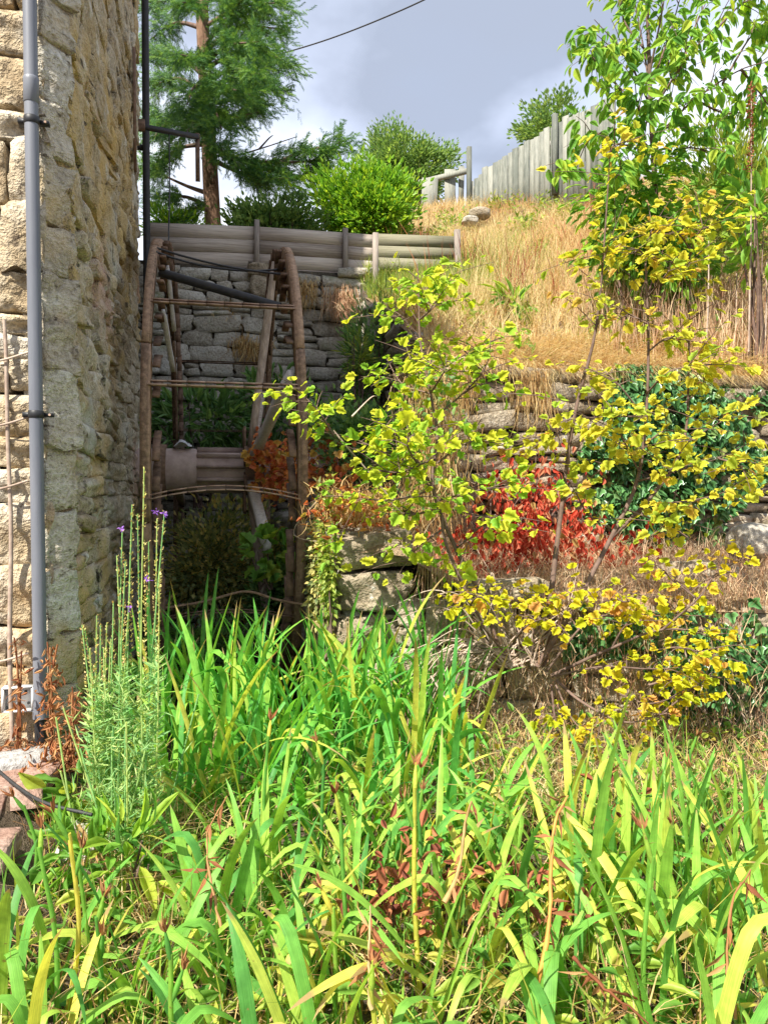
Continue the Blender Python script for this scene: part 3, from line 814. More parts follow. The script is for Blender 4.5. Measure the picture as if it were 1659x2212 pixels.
def spoke(a_deg, r1, x1, mat, w=0.085, r0=0.16, x0=hx, twist=0.0):
    a = math.radians(a_deg)
    A = rim_pt(x0, a, r0); B = rim_pt(x1, a + twist, r1)
    B[2] += 0
    pts = [A + (B - A) * t for t in np.linspace(0, 1, 6)]
    y = nrm(B - A); xx = nrm(np.cross(y, (1, 0, 0))); zz = np.cross(xx, y)
    v = []; f = []
    for i, p in enumerate(pts):
        k = w / 2 * (1 + 0.08 * math.sin(i * 2.1 + a)) * (0.72 if i == 5 else 1)
        for (sx, sz) in ((-1, -1), (1, -1), (1, 1), (-1, 1)):
            v.append(p + xx * sx * k + zz * sz * k * 0.8)
    for i in range(5):
        for k in range(4):
            f.append((i * 4 + k, i * 4 + (k + 1) % 4, i * 4 + 4 + (k + 1) % 4, i * 4 + 4 + k))
    f += [(3, 2, 1, 0), (20, 21, 22, 23)]
    mb = MB(); mb.add(v, np.array(f)); mb.build('spoke', mat, wheel)


spoke(78, R - 0.1, XR - 0.05, M['old_wood'], w=.075)
spoke(20, R - 0.1, XR - 0.04, M['grey_wood'], w=.075)
spoke(-38, 0.98, 0.36, M['grey_wood'], w=.10)
spoke(150, R - 0.1, XR - 0.04, M['old_wood'])
spoke(-100, R - 0.1, XR - 0.04, M['old_wood'])
spoke(56, R - 0.1, XL + 0.07, M['grey_wood'], r0=1.2, x0=XL + 0.10, w=.035)
spoke(38, R - 0.15, XL + 0.06, M['grey_wood'], r0=1.1, x0=XL + 0.10, w=0.04)
spoke(190, R - 0.1, XL + 0.05, M['old_wood'], x0=XL + 0.05)
# pale rag on the axle
c = np.array((-0.27, HUBY - 0.05, HUBZ + 0.185))
g = np.linspace(-1, 1, 7); X_, Y_ = np.meshgrid(g, g, indexing='ij')
Z_ = 0.05 + 0.045 * noise2(X_, Y_, 1.9, 21) - 0.05 * (X_ ** 2 + Y_ ** 2) * 0.6
V = np.stack([c[0] + X_ * 0.07, c[1] + Y_ * 0.08, c[2] + np.maximum(Z_, 0.0)], -1).reshape(-1, 3)
ii, jj = np.meshgrid(np.arange(6), np.arange(6), indexing='ij'); a_ = (ii * 7 + jj).ravel()
tag(wmesh('rag', V, [np.stack([a_, a_ + 7, a_ + 8, a_ + 1], 1)], M['cloth'], smooth=True), 'crumpled pale rag lying on the left end of the wheel axle', 'rag')

# ------------------------------------------------------------------ retaining walls
wv = variants('stone', M['wall_stone'], 16, 4, 0.09, 0.13, 100)
sv = variants('stone', M['sunny_stone'], 16, 4, 0.09, 0.14, 130)
bv = variants('stone', M['sunny_stone'], 8, 7, 0.08, 0.12, 150)

bw = thing('back_wall', (0.5, BACK, H - 1.9), 'shaded rubble stone wall across the back of the wheel pit', 'wall')
mb = MB(); mb.box((0.5, BACK + 0.31, H + 0.44), (3.0, 0.5, 4.64)); mb.build('wall_core', M['dark_earth'], bw)
stone_wall(bw, (-1.0, BACK, H - 1.85), (1, 0, 0), (0, -1, 0), 3.0, lambda x: 4.62 + 0.05 * math.sin(x * 5), wv, rng, (0.10, 0.25), (0.18, 0.5), 0.12, 0.010, name='stone', proud=0.045, tilt=4, split=.35)

sw = thing('side_wall', (BX, 7.5, H - 0.4), 'overgrown rubble wall holding the left side of the grassy bank', 'wall')
mb = MB()
v = []
for yy in np.linspace(UY - 0.02, BACK - 0.02, 12):
    zt = float(bank_z(np.array([BX + 0.3]), np.array([yy]))[0]) - 0.03
    v += [(BX + 0.05, yy, H - 0.9), (BX + 0.05, yy, zt), (BX + 0.5, yy, zt), (BX + 0.5, yy, H - 0.9)]
f = []
for i in range(11):
    for k in range(3):
        f.append((i * 4 + k, i * 4 + 4 + k, i * 4 + 5 + k, i * 4 + 1 + k))
mb.add(v, np.array(f)); mb.build('wall_core', M['dark_earth'], sw)
stone_wall(sw, (BX + 0.04, BACK, H - 0.5), (0, -1, 0), (-1, 0, 0), BACK - UY, lambda x: 0.5 + float(bank_z(np.array([BX + 0.2]), np.array([BACK - x]))[0]) - H, wv, rng, (0.14, 0.28), (0.25, 0.55), 0.16, 0.022, name='stone', proud=0.04)

uw = thing('upper_wall', (3.5, UY, H - 0.7), 'sunlit dry-stone wall below the dry grass bank', 'wall')
mb = MB(); mb.box((3.7, UY + 0.255, H + 0.10), (4.2, 0.4, 1.54)); mb.build('wall_core', M['dark_earth'], uw)
stone_wall(uw, (BX - 0.06, UY, H - 0.62), (1, 0, 0), (0, -1, 0), 4.3, lambda x: 1.62 + 0.04 * math.sin(x * 4.1), sv, rng, (0.08, 0.19), (0.14, 0.42), 0.12, 0.006, name='stone', proud=0.05, tilt=5, split=.4)

tw = thing('terrace_wall', (2.0, 3.9, H - 1.4), 'low stone wall holding the terrace behind the irises', 'wall')
L_ = float(np.linalg.norm(TB - TA)); mb = MB()
cc = (TA + TB) / 2 - TN * 0.20
mb.box((cc[0], cc[1], H - 1.05), (L_, 0.24, 0.84), np.array([[TD[0], -TD[1], 0], [TD[1], TD[0], 0], [0, 0, 1]])); mb.build('wall_core', M['dark_earth'], tw)
stone_wall(tw, (TA[0] + 0.32 * TD[0], TA[1] + 0.32 * TD[1], H - 1.42), (TD[0], TD[1], 0), (TN[0], TN[1], 0), L_ - 0.35, lambda x: 0.92 + 0.05 * math.sin(3 * x), bv, rng, (0.16, 0.30), (0.24, 0.55), 0.18, 0.012, name='stone', proud=0.05, tilt=3)

pw = thing('pit_wall', (RX + 0.2, 6.5, H - 1.9), 'stone side wall of the wheel pit ending in a squared pier', 'wall')
mb = MB(); mb.box((RX + 0.30, (4.46 + BACK) / 2, H - 1.12), (0.44, BACK - 4.5, 1.50)); mb.build('wall_core', M['dark_earth'], pw)
stone_wall(pw, (RX, BACK - 0.05, H - 1.85), (0, -1, 0), (-1, 0, 0), BACK - 4.35, 1.62, wv, rng, (0.18, 0.3), (0.3, 0.6), 0.16, 0.02, name='stone', proud=0.03)
stone_wall(pw, (RX - 0.02, 4.26, H - 1.45), (1, -0.12, 0), (-0.12, -1, 0), 0.44, 1.36, bv, rng, (0.22, 0.34), (0.3, 0.6), 0.3, 0.016, name='pier_stone', proud=0.02, tilt=1.5, split=0)

# stone stub against the fence
c = P(567, 640, 9.2)
ss = thing('stone_stub', c, 'squat pale stone block standing on the pit back wall under the fence', 'stone')
mw = Matrix.Identity(4)
for (dz, w, hh) in ((0.0, 0.27, 0.26), (0.25, 0.33, 0.16)):
    mw = Matrix.Translation([float(c[0]), float(c[1]), float(c[2] + dz + hh / 2)]) @ Matrix.Diagonal((w, 0.3, hh, 1))
    obj('block', bv[int(dz * 8) % 6], ss, mw)

# boulder on the terrace
def boulder(name, c, r, mat, seed, label, cat='boulder', parent=None):
    n = 14; th = np.linspace(0, np.pi, n); ph = np.linspace(0, 2 * np.pi, 2 * n, endpoint=False)
    T, Ph = np.meshgrid(th, ph, indexing='ij')
    d = np.stack([np.sin(T) * np.cos(Ph), np.sin(T) * np.sin(Ph), np.cos(T)], -1)
    k = 1 + 0.20 * hash_noise(d * 1.6, seed) + 0.10 * hash_noise(d * 4, seed + 1)
    d = np.sign(d) * np.abs(d) ** 0.8
    V = (d * k[..., None] * np.asarray(r) + np.asarray(c)).reshape(-1, 3)
    m = 2 * n; i, j = np.meshgrid(np.arange(n - 1), np.arange(m), indexing='ij')
    a = (i * m + j).ravel(); b = (i * m + (j + 1) % m).ravel()
    o = wmesh(name, V, [np.stack([a, a + m, b + m, b], 1)], mat)
    return tag(o, label, cat)


boulder('boulder', P(1505, 1262, 4.9), (0.26, 0.2, 0.15), M['sunny_stone'], 3, 'large pale boulder on the terrace at the foot of the ivy')
c = PG(180, 2.62, H - 1.22)
boulder('garden_stone', c, (0.11, 0.09, 0.09), M['wall_stone'], 9, 'grey stone half buried in the bed near the pavers', 'stone')
c = P(1650, 1180, 5.0)
boulder('boulder', P(1625, 1170, 5.25), (0.18, 0.15, 0.13), M['wall_stone'], 15, 'brownish stone at the right edge below the ivy')

# pavers in the corner
pv = thing('paver_edge', (-1.0, 2.8, H - 1.1), 'worn red block pavers at the foot of the mill front', 'paving')
pm = stone_mesh('paver', M['paver'], 5, 200, 0.03, 0.008)
rngp = np.random.default_rng(3)
for i in range(7):
    for j in range(9):
        x = FX - 0.03 - j * 0.112; yy = 3.34 - i * 0.212 - (0.1 if j % 2 else 0)
        if j == 0 and i in (3, 5): continue
        m4 = Matrix.Translation((x + rngp.normal(0, .004), yy + rngp.normal(0, .005), H - 1.045 + rngp.normal(0, .008))) @ Matrix.Rotation(rngp.normal(0, .06), 4, 'Z') @ Matrix.Rotation(-math.pi / 2 + rngp.normal(0, .05), 4, 'X') @ Matrix.Rotation(rngp.normal(0, .05), 4, 'Y') @ Matrix.Diagonal((0.102, 0.06, 0.202, 1))
        obj('paver', pm, pv, m4)
c = P(30, 1628, 3.0)
slab_m = stone_mesh('slab', M['slab'], 5, 210, 0.06, 0.04)
tag(obj('stone_slab', slab_m, None, Matrix.Translation([float(v) for v in c]) @ Matrix.Rotation(0.3, 4, 'Z') @ Matrix.Rotation(-math.pi / 2, 4, 'X') @ Matrix.Diagonal((0.26, 0.05, 0.12, 1))), 'loose grey slab lying on the red pavers by the wall', 'slab')
mb = MB(); mb.tube(spline([P(-20, 1650, 2.75), P(40, 1700, 2.62), P(100, 1735, 2.5), P(200, 1760, 2.45)], 16), 0.006, 6)
tag(mb.build('garden_cable', M['cable']), 'thin dark cable lying across the red pavers', 'cable')

# ------------------------------------------------------------------ fences
def plank_bay(parent, a, b, zt, n, bh, mat, rg):
    """Horizontal boards between two points (xy at post), top height zt at each end."""
    for i in range(n):
        za, zb = a[2] - i * bh - bh / 2, b[2] - i * bh - bh / 2
        A = np.array((a[0], a[1], za)); B = np.array((b[0], b[1], zb))
        off = np.array((0, -rg.uniform(0, 0.004), 0))
        mb = MB(); mb.bar(A + off, B + off, 0.03, bh - 0.005); mb.build('board', mat, parent)


rf = np.random.default_rng(8)
FYd = BACK + 0.06
fa = thing('board_fence', (0.4, FYd, H + 2.7), 'grey weathered board fence on top of the pit back wall', 'fence')
def fpt(px, py):
    """point on the fence line Y = FYd at a picture position"""
    z = FYd / (_cy - _sy * (px - 829.5) / FPX)
    return P(px, py, z)
tops = [(315, 481), (555, 490), (745, 503), (812, 508)]
for (pa, pb) in zip(tops[:-1], tops[1:]):
    A, B = fpt(*pa), fpt(*pb)
    plank_bay(fa, A, B, 0, 4, 0.165, M['board'], rf)
for px, y0, y1 in ((555, 478, 585), (745, 496, 590)):
    a, b = fpt(px, y1), fpt(px, y0)
    mb = MB(); mb.bar(a - (0, 0.035, 0.1), b - (0, 0.035, 0), 0.06, 0.06, (0, 1, 0)); mb.build('post', M['post'], fa)
fb = thing('board_fence', fpt(900, 600), 'short greenish board panel between two pale posts on the bank', 'fence')
A, B = fpt(815, 505), P(985, 511, 9.75)
plank_bay(fb, A, B, 0, 3, 0.15, M['green_board'], rf)
for px, y0, y1, z in ((811, 504, 660, 9.45), (991, 497, 665, 9.6)):
    a, b = P(px, y1, z), P(px + (-4 if px > 900 else 0), y0, z)
    mb = MB(); mb.bar(a, b, 0.065, 0.065, (0, 1, 0)); mb.build('post', M['post'], fb)

# tall picket fence along the top of the bank
pf = thing('picket_fence', P(1100, 420, 13), 'tall pale close-boarded fence climbing the top of the grassy bank', 'fence')
rf = np.random.default_rng(18)
A0, A1 = P(1013, 395, 13.4), P(1330, 205, 11.6)
B0, B1 = P(1013, 470, 13.4), P(1330, 380, 11.6)
n = 27
for i in range(n):
    t = (i + 0.5) / n
    top = A0 + (A1 - A0) * t; bot = B0 + (B1 - B0) * t
    top = top + np.array((0, 0, 0.10 * math.sin(t * math.pi) + rf.normal(0, 0.02)))
    d = nrm((A1 - A0) * (1, 1, 0)); nn = np.array((d[1], -d[0], 0))
    w = np.linalg.norm((A1 - A0)[:2]) / n
    off = nn * (0.014 * (i % 2))
    ang = rf.normal(0, 0.012)
    mb = MB(); mb.bar(bot + off - (0, 0, 0.5), top + off + d * ang, 0.022, w * rf.uniform(0.98, 1.1), nn if False else d)
    mb.build('picket', M['picket'], pf)
for (px, y0, y1, z) in ((1013, 318, 480, 13.35), (1198, 247, 420, 12.2)):
    mb = MB(); mb.bar(P(px, y1, z), P(px, y0, z), 0.075, 0.075, (0, 1, 0)); mb.build('post', M['picket'], pf)
mb = MB(); mb.bar(A0 - (0, 0, 0.15) + (0, 0.05, 0), A1 - (0, 0, 0.15) + (0, 0.05, 0), 0.05, 0.08); mb.build('rail', M['grey_wood'], pf)
gf = thing('broken_fence', P(950, 470, 14), 'broken end of the pale fence with wide gaps between its boards', 'fence')
for (px, y0, y1, wpx, lean) in ((925, 385, 470, 34, 4), (972, 366, 462, 24, 0), (995, 360, 440, 12, 2)):
    mb = MB(); z = 13.8; mb.bar(P(px, y1 + 12, z), P(px + lean, y0, z), 0.03, wpx / FPX * z, (1, -0.2, 0)); mb.build('picket', M['picket'], gf)
mb = MB(); mb.bar(P(905, 395, 13.95), P(1015, 368, 13.6), 0.05, 0.09); mb.build('rail', M['picket'], gf)
mb = MB(); mb.bar(P(905, 452, 13.95), P(985, 478, 13.6), 0.05, 0.09); mb.build('rail', M['picket'], gf)
# stones and rubbish on the bank
for i, (px, py, z, s, lab) in enumerate(((1035, 462, 12.0, 0.13, 'small pale stone among dry grass below the broken fence'), (1015, 478, 11.8, 0.10, 'smaller grey stone beside the pale stone on the bank'))):
    boulder('stone', P(px, py, z), (s * 1.3, s, s * 0.7), M['sunny_stone'] if i == 0 else M['wall_stone'], 30 + i, lab, 'stone')

# overhead cable
mb = MB(); mb.tube(spline([P(560, 130, 16), P(700, 88, 15), P(830, 38, 14), P(960, -22, 13), P(1200, -150, 11)], 30), 0.014, 6)
tag(mb.build('overhead_cable', M['cable']), 'black cable crossing the cloudy sky above the hedge', 'cable')

# ------------------------------------------------------------------ leaf shapes
def outline_leaf(half, fold=0.22, droop=0.12):
    """Leaf from the outline of its right half (x, y), folded along the midrib; length 1 along +Y."""
    half = np.array(half, float)
    n = len(half)
    ys = np.linspace(half[0, 1], 1.0, 4)
    mid = np.stack([np.zeros(4), ys], 1)
    V = [np.array((0, y, 0)) for y in ys]
    R_ = len(V); V += [np.array((x, y, fold * x)) for x, y in half[1:-1]]
    L_i = len(V); V += [np.array((-x, y, fold * x)) for x, y in half[1:-1]]
    V = np.array(V); V[:, 2] -= droop * V[:, 1] ** 2
    def near(y): return int(np.argmin(np.abs(ys - y)))
    F = []
    for base, flip in ((R_, False), (L_i, True)):
        k = n - 2
        for i in range(k - 1):
            m0, m1 = near(half[1 + i, 1]), near(half[2 + i, 1])
            t = [(m0, base + i, base + i + 1)]
            if m1 != m0:
                lo, hi = (m0, m1)
                t.append((lo, base + i + 1, hi))
            F += t
        m0 = near(half[1, 1])
        if m0 != 0: F.append((0, base, m0))
        ml = near(half[-2, 1])
        if ml != 3: F.append((ml, base + k - 1, 3))
        if flip: pass
    return V, np.array(F)


LOBED = outline_leaf([(0, 0.10), (0.20, 0.0), (0.44, 0.10), (0.56, 0.34), (0.38, 0.44), (0.50, 0.68), (0.28, 0.74), (0.17, 0.92), (0, 1.0)], 0.25, 0.2)
IVY = outline_leaf([(0, 0.08), (0.24, 0.0), (0.40, 0.12), (0.52, 0.34), (0.28, 0.48), (0.16, 0.80), (0, 1.0)], 0.18, 0.12)
OVATE = outline_leaf([(0, 0.0), (0.16, 0.14), (0.25, 0.36), (0.22, 0.60), (0.10, 0.86), (0, 1.0)], 0.30, 0.30)
LANCE = outline_leaf([(0, 0.0), (0.10, 0.15), (0.155, 0.40), (0.12, 0.70), (0.04, 0.93), (0, 1.0)], 0.35, 0.30)
KITE = (np.array([(0, 0, 0), (0.27, 0.42, 0.08), (0, 1, -0.1), (-0.27, 0.42, 0.08)], float), np.array([(0, 1, 2), (0, 2, 3)]))
SLIM = (np.array([(0, 0, 0), (0.09, 0.4, 0.03), (0, 1, -0.08), (-0.09, 0.4, 0.03)], float), np.array([(0, 1, 2), (0, 2, 3)]))


def leaf_object(name, tpl, mat, parent, O, D, Nn, S, rg):
    v, f, t = batch(tpl[0], tpl[1], O, frames(D, Nn), S, rg.random(len(O)))
    return wmesh(name, v, [f], mat, parent, attrs={'tint': t}, kind='stuff')


LEAFMESH = {}


def leaf_parts(parent, key, tpl, mat, O, D, Nn, S, rg, limit=300, name='leaf'):
    """The largest leaves in view are parts of their own, the rest one part of kind stuff."""
    k = (key, mat.name)
    if k not in LEAFMESH:
        LEAFMESH[k] = make_mesh(key + '_leaf', tpl[0], [tpl[1]], mat)
    O = np.asarray(O); S = np.asarray(S, float)
    dist = np.linalg.norm(O - np.array((0, 0, H)), axis=1)
    order = np.argsort(-S / dist)
    Fm = frames(D, Nn)
    for i in order[:limit]:
        m4 = Matrix.Identity(4)
        for r in range(3):
            for c in range(3): m4[r][c] = Fm[i][r][c] * S[i]
            m4[r][3] = O[i][r]
        obj(name, LEAFMESH[k], parent, m4)
    rest = order[limit:]
    if len(rest):
        leaf_object('foliage', tpl, mat, parent, O[rest], np.asarray(D)[rest], np.asarray(Nn)[rest], S[rest], rg)


def rand_dirs(n, rg):
    return nrm(rg.normal(size=(n, 3)))


def along(poly, n, rg, t0=0.25):
    """n random points on a polyline with tangents."""
    q = spline(poly, 40)
    t = np.sort(rg.uniform(t0, 1.0, n)) * 38.999
    i = t.astype(int); u = (t - i)[:, None]
    return q[i] * (1 - u) + q[i + 1] * u, nrm(q[i + 1] - q[i])


def sprays(twigs, per_m, rg, pet=(0.03, 0.07), t0=0.2, droop=0.25, up=0.75):
    """Leaves on stalks along twigs: origins, directions, normals."""
    O, D, Nn = [], [], []
    for tw_ in twigs:
        q = spline(tw_, 30); L = np.linalg.norm(np.diff(q, axis=0), axis=1).sum()
        n = max(3, int(L * per_m))
        p, tg = along(tw_, n, rg, t0)
        side = nrm(np.cross(tg, rand_dirs(n, rg)))
        side[:, 2] *= 0.4
        d = nrm(side + tg * 0.35 + np.array((0, 0, 1)) * rg.normal(0.05, 0.2, (n, 1)))
        O.append(p + d * rg.uniform(*pet, (n, 1)))
        D.append(nrm(d + np.array((0, 0, -droop)) + rand_dirs(n, rg) * 0.25))
        Nn.append(nrm(np.array((0, 0, up)) + rand_dirs(n, rg) * 0.6 + np.array((-0.4, -0.55, 0))))
    return np.vstack(O), np.vstack(D), np.vstack(Nn)


def clump_points(c, r, n, rg, nclump=24, cl=0.28, shell=0.55, low=-1.0):
    """Points gathered in clumps through an ellipsoid; returns points and outward directions."""
    d = rand_dirs(nclump, rg); d[:, 2] = np.maximum(d[:, 2], low)
    cc = d * rg.uniform(shell, 1.0, (nclump, 1))
    k = rg.integers(0, nclump, n)
    p = cc[k] + rg.normal(size=(n, 3)) * cl * rg.uniform(0.5, 1.2, (nclump, 1))[k]
    return np.asarray(c) + p * np.asarray(r), nrm(p - cc[k] + cc[k] * 0.4)


def bush(name, c, r, n, tpl, size, mat, rg, label, cat='bush', group=None, up=0.3, nclump=24, cl=0.28, base=None, stems=7, limit=0, key='bush', shell=0.55, stem_mat=None):
    c = np.asarray(c, float); r = np.asarray(r, float)
    if base is None: base = c[2] - r[2]
    root = np.array((c[0], c[1], base))
    o = thing(name, root, label, cat, group)
    p, d = clump_points(c, r, n, rg, nclump, cl, shell)
    d = nrm(d + np.array((0, 0, up)) + rand_dirs(n, rg) * 0.35)
    nn = nrm(np.array((0, 0, 0.6)) + rand_dirs(n, rg) * 0.7 + (p - c) / r * 0.5)
    S = rg.uniform(0.7, 1.25, n) * size
    if limit: leaf_parts(o, key, tpl, mat, p, d, nn, S, rg, limit)
    else: leaf_object('foliage', tpl, mat, o, p, d, nn, S, rg)
    for i in range(stems):
        e_ = c + rand_dirs(1, rg)[0] * r * 0.8; e_[2] = max(e_[2], base + 0.1)
        b = root + np.array((rg.normal(0, 0.05), rg.normal(0, 0.05), -0.05)) * np.array((1, 1, 1))
        mid = (b + e_) / 2 + rand_dirs(1, rg)[0] * r * 0.12
        mb = MB(); L = np.linalg.norm(e_ - b); mb.tube(spline([b, mid, e_], 8), np.linspace(0.008 + 0.009 * L, 0.003, 8), 5)
        mb.build('stem', stem_mat or M['twig'], o, smooth=True)
    return o


def patch_tint(O, sc, seed, rg):
    k = .5 + .62 * noise2(O[:, 0], O[:, 1], sc, seed)
    return np.clip(k * .75 + rg.random(len(O)) * .45 - .1, 0.01, .98)


def blades(O, hgt, wid, lean, rg, seg=3, curl=0.35, dirs=None, tint=None):
    """Thin curved blades from points O: verts, quads, tint."""
    n = len(O)
    az = rg.uniform(0, 2 * np.pi, n)
    side = np.stack([np.cos(az), np.sin(az), np.zeros(n)], 1)
    if dirs is None:
        b = rg.uniform(0, 2 * np.pi, n)
        dirs = np.stack([np.cos(b), np.sin(b), np.zeros(n)], 1)
    V = []
    for s in range(seg + 1):
        t = s / seg
        c = O + np.array((0, 0, 1)) * (hgt * t * (1 - curl * lean * t * t))[:, None] + dirs * (hgt * lean * t ** 1.7)[:, None]
        w = (wid * (1 - 0.92 * t ** 1.5) * 0.5)[:, None]
        V += [c - side * w, c + side * w]
    V = np.stack(V, 1).reshape(-1, 3)
    k = 2 * (seg + 1)
    f = np.array([(2 * i, 2 * i + 1, 2 * i + 3, 2 * i + 2) for i in range(seg)])
    F = (f[None] + (np.arange(n) * k)[:, None, None]).reshape(-1, 4)
    return V, F, np.repeat(rg.random(n) if tint is None else tint, k)


# ------------------------------------------------------------------ trees at the back
rg = np.random.default_rng(101)
Z = 13.0
tr = thing('conifer_tree', P(470, 560, Z), 'tall dark conifer with a bare reddish trunk behind the board fence', 'tree')
trunk = spline([P(470, 640, Z), P(457, 420, Z), P(449, 250, Z), P(440, 90, Z), P(432, -140, Z), P(428, -330, Z)], 24)
mb = MB(); mb.tube(trunk, np.linspace(0.145, 0.085, 24), 14); mb.build('trunk', M['bark'], tr, smooth=True)
limbs = [  # px points, start of foliage along the limb, depth offset at the tip, droop
    ([(438, 60), (520, 15), (610, 5)], .15, -.4), ([(440, 110), (520, 60), (612, 62)], .15, .3), ([(442, 150), (530, 105), (618, 130)], .2, -.3),
    ([(445, 190), (530, 165), (605, 195)], .2, .3), ([(446, 225), (520, 215), (588, 228)], .25, -.3), ([(440, 100), (490, 40), (555, -40)], .2, -.6),
    ([(442, 140), (490, 100), (560, 90)], .2, -1.0), ([(444, 180), (500, 150), (560, 160)], .2, -1.2), ([(446, 210), (480, 190), (540, 205)], .2, -1.4),
    ([(440, 130), (415, 125), (392, 118)], .1, -1.3), ([(445, 180), (420, 190), (405, 225)], .1, -1.3), ([(447, 240), (425, 255), (405, 285)], .1, -1.4), ([(447, 230), (465, 240), (480, 280)], .1, -1.5),
    ([(437, 60), (380, 50), (325, 85)], .3, .5), ([(436, 20), (370, 0), (320, 15)], .3, .4), ([(440, 160), (380, 120), (325, 125)], .4, .4), ([(434, -40), (380, -60), (330, -40)], .3, .2),
    ([(445, 210), (390, 170), (330, 185)], .5, .2), ([(448, 290), (390, 270), (335, 255)], .55, -.3), ([(449, 310), (390, 320), (340, 350)], .4, -.6), ([(446, 270), (380, 250), (330, 300)], .4, -.9),
    ([(456, 420), (400, 400), (325, 365)], .75, .3), ([(460, 450), (400, 425), (345, 430)], .3, -.4), ([(462, 455), (420, 450), (380, 470)], .3, -.6),
    ([(450, 315), (520, 345), (600, 350), (680, 345), (735, 305)], .15, -.3), ([(452, 340), (500, 365), (560, 385), (630, 385)], .2, -.6), ([(451, 305), (480, 325), (520, 360)], .1, -.8),
    ([(600, 352), (650, 330), (690, 318)], .1, -.3), ([(520, 345), (570, 365), (650, 380), (700, 365)], .2, .2), ([(445, 260), (490, 255), (520, 250)], .6, .1),
    ([(434, -40), (500, -60), (580, -50)], .2, -.2), ([(436, 10), (480, -20), (540, -90)], .2, .3), ([(437, 30), (420, 10), (395, 5)], .1, -1.2)]
SO, SD, SN = [], [], []
lm = []
for pts, f0, dz in limbs:
    n = len(pts)
    W3 = np.array([P(a, b, Z + dz * (i / (n - 1)) + (0 if i == 0 else rg.normal(0, .1))) for i, (a, b) in enumerate(pts)])
    q = spline(W3, 30)
    mb = MB(); mb.tube(q, np.linspace(0.045, 0.008, 30), 6); mb.build('limb', M['twig'], tr, smooth=True)
    L = np.linalg.norm(np.diff(q, axis=0), axis=1).sum()
    nb = int(L * 60)
    p, tg = along(W3, nb, rg, f0)
    kk = rg.integers(0, nb, max(3, int(L * 4.5))); near = kk[np.argmin(np.linalg.norm(p[:, None] - p[kk][None], axis=2), axis=1)]
    p = p[near] * .62 + p * .38 + rg.normal(0, .03, p.shape)
    sd = nrm(np.cross(tg, (0, 0, 1))) * np.where(rg.random((nb, 1)) < .5, -1, 1)
    bl = rg.uniform(0.18, 0.50, nb)
    bd = nrm(sd * rg.uniform(.4, 1, (nb, 1)) + tg * 0.7 + np.array((0, 0, 1)) * rg.normal(-0.12, 0.42, (nb, 1)))
    for s in np.linspace(0.1, 1.0, 8):
        dd = nrm(bd + np.array((0, 0, -0.12)) * s + rand_dirs(nb, rg) * 0.75)
        SO.append(p + bd * (bl * s)[:, None] + np.array((0, 0, -0.12)) * (s * s * bl)[:, None]); SD.append(dd); SN.append(nrm(np.array((0, 0, 1)) + rand_dirs(nb, rg) * .5))
SO, SD, SN = np.vstack(SO), np.vstack(SD), np.vstack(SN)
nv = []; nf = []
for i in range(16):          # a sprig of needles
    y = 0.04 + 0.9 * i / 16; a = i * 2.4
    dx, dz = math.cos(a), math.sin(a) * 0.6
    b = len(nv)
    nv += [(0, y, 0), (0.035 + dx * .06, y + .10, dz * .05 + 0.045), (dx * .30 * (1.05 - y * .5), y + .26, dz * .26)]
    nf.append((b, b + 1, b + 2))
SPRIG = (np.array(nv, float), np.array(nf))
leaf_object('needles', SPRIG, M['needle'], tr, SO, SD, SN, rg.uniform(0.11, 0.17, len(SO)), rg)
for pts in ([(480, 345), (560, 322), (642, 295)], [(560, 322), (580, 300), (590, 292)], [(450, 270), (520, 250), (560, 242)]):
    mb = MB(); mb.tube(spline([P(a, b, 12.8) for a, b in pts], 10), np.linspace(.018, .006, 10), 5); mb.build('bare_twig', M['twig'], tr)

bush('leafy_tree', P(868, 375, 25), (1.75, 1.6, 1.40), 26000, KITE, 0.12, M['mid_leaf'], rg, 'rounded green tree behind the bright hedge', 'tree', nclump=130, cl=0.13, base=H + 4.5, stems=9, shell=0.2)
bush('leafy_tree', P(1210, 292, 18), (1.15, 0.9, 0.78), 7000, KITE, 0.11, M['mid_leaf'], rg, 'small dark tree top showing above the picket fence', 'tree', nclump=40, cl=0.16, base=H + 5, stems=7, shell=0.3)
bush('laurel_hedge', P(800, 450, 11.6), (0.80, 0.6, 0.60), 9000, OVATE, 0.085, M['laurel_leaf'], rg, 'bright green laurel hedge beyond the board fence', 'hedge', up=0.7, nclump=40, cl=0.22, base=H + 2.7, shell=0.35)
bush('evergreen_hedge', P(600, 492, 11.2), (0.85, 0.5, 0.40), 6500, OVATE, 0.075, M['mid_leaf'], rg, 'low dark evergreen hedge between conifer and bright laurel', 'hedge', up=0.8, nclump=50, cl=0.2, base=H + 2.7, shell=0.2)
bush('evergreen_hedge', P(380, 490, 12.5), (0.5, 0.5, 0.28), 1200, LANCE, 0.10, M['laurel_leaf'], rg, 'low green hedge left of the conifer trunk above the fence', 'hedge', up=0.6, nclump=30, cl=0.22, base=H + 2.7, shell=0.2)

# ------------------------------------------------------------------ dry grass on the bank
rg = np.random.default_rng(202)
def scatter_bank(n, x0, x1, y0, y1, clump=0.0):
    X = rg.uniform(x0, x1, n); Y = rg.uniform(y0, y1, n)
    if clump:
        m = n // 28 + 1; cx = rg.uniform(x0, x1, m); cyy = rg.uniform(y0, y1, m); k = rg.integers(0, m, n)
        X = cx[k] + rg.normal(0, clump, n); Y = cyy[k] + rg.normal(0, clump, n)
    ok = (X > BX + 0.08) & (Y > UY + 0.06)
    X, Y = X[ok], Y[ok]
    return np.stack([X, Y, bank_z(X, Y) - 0.02], 1)


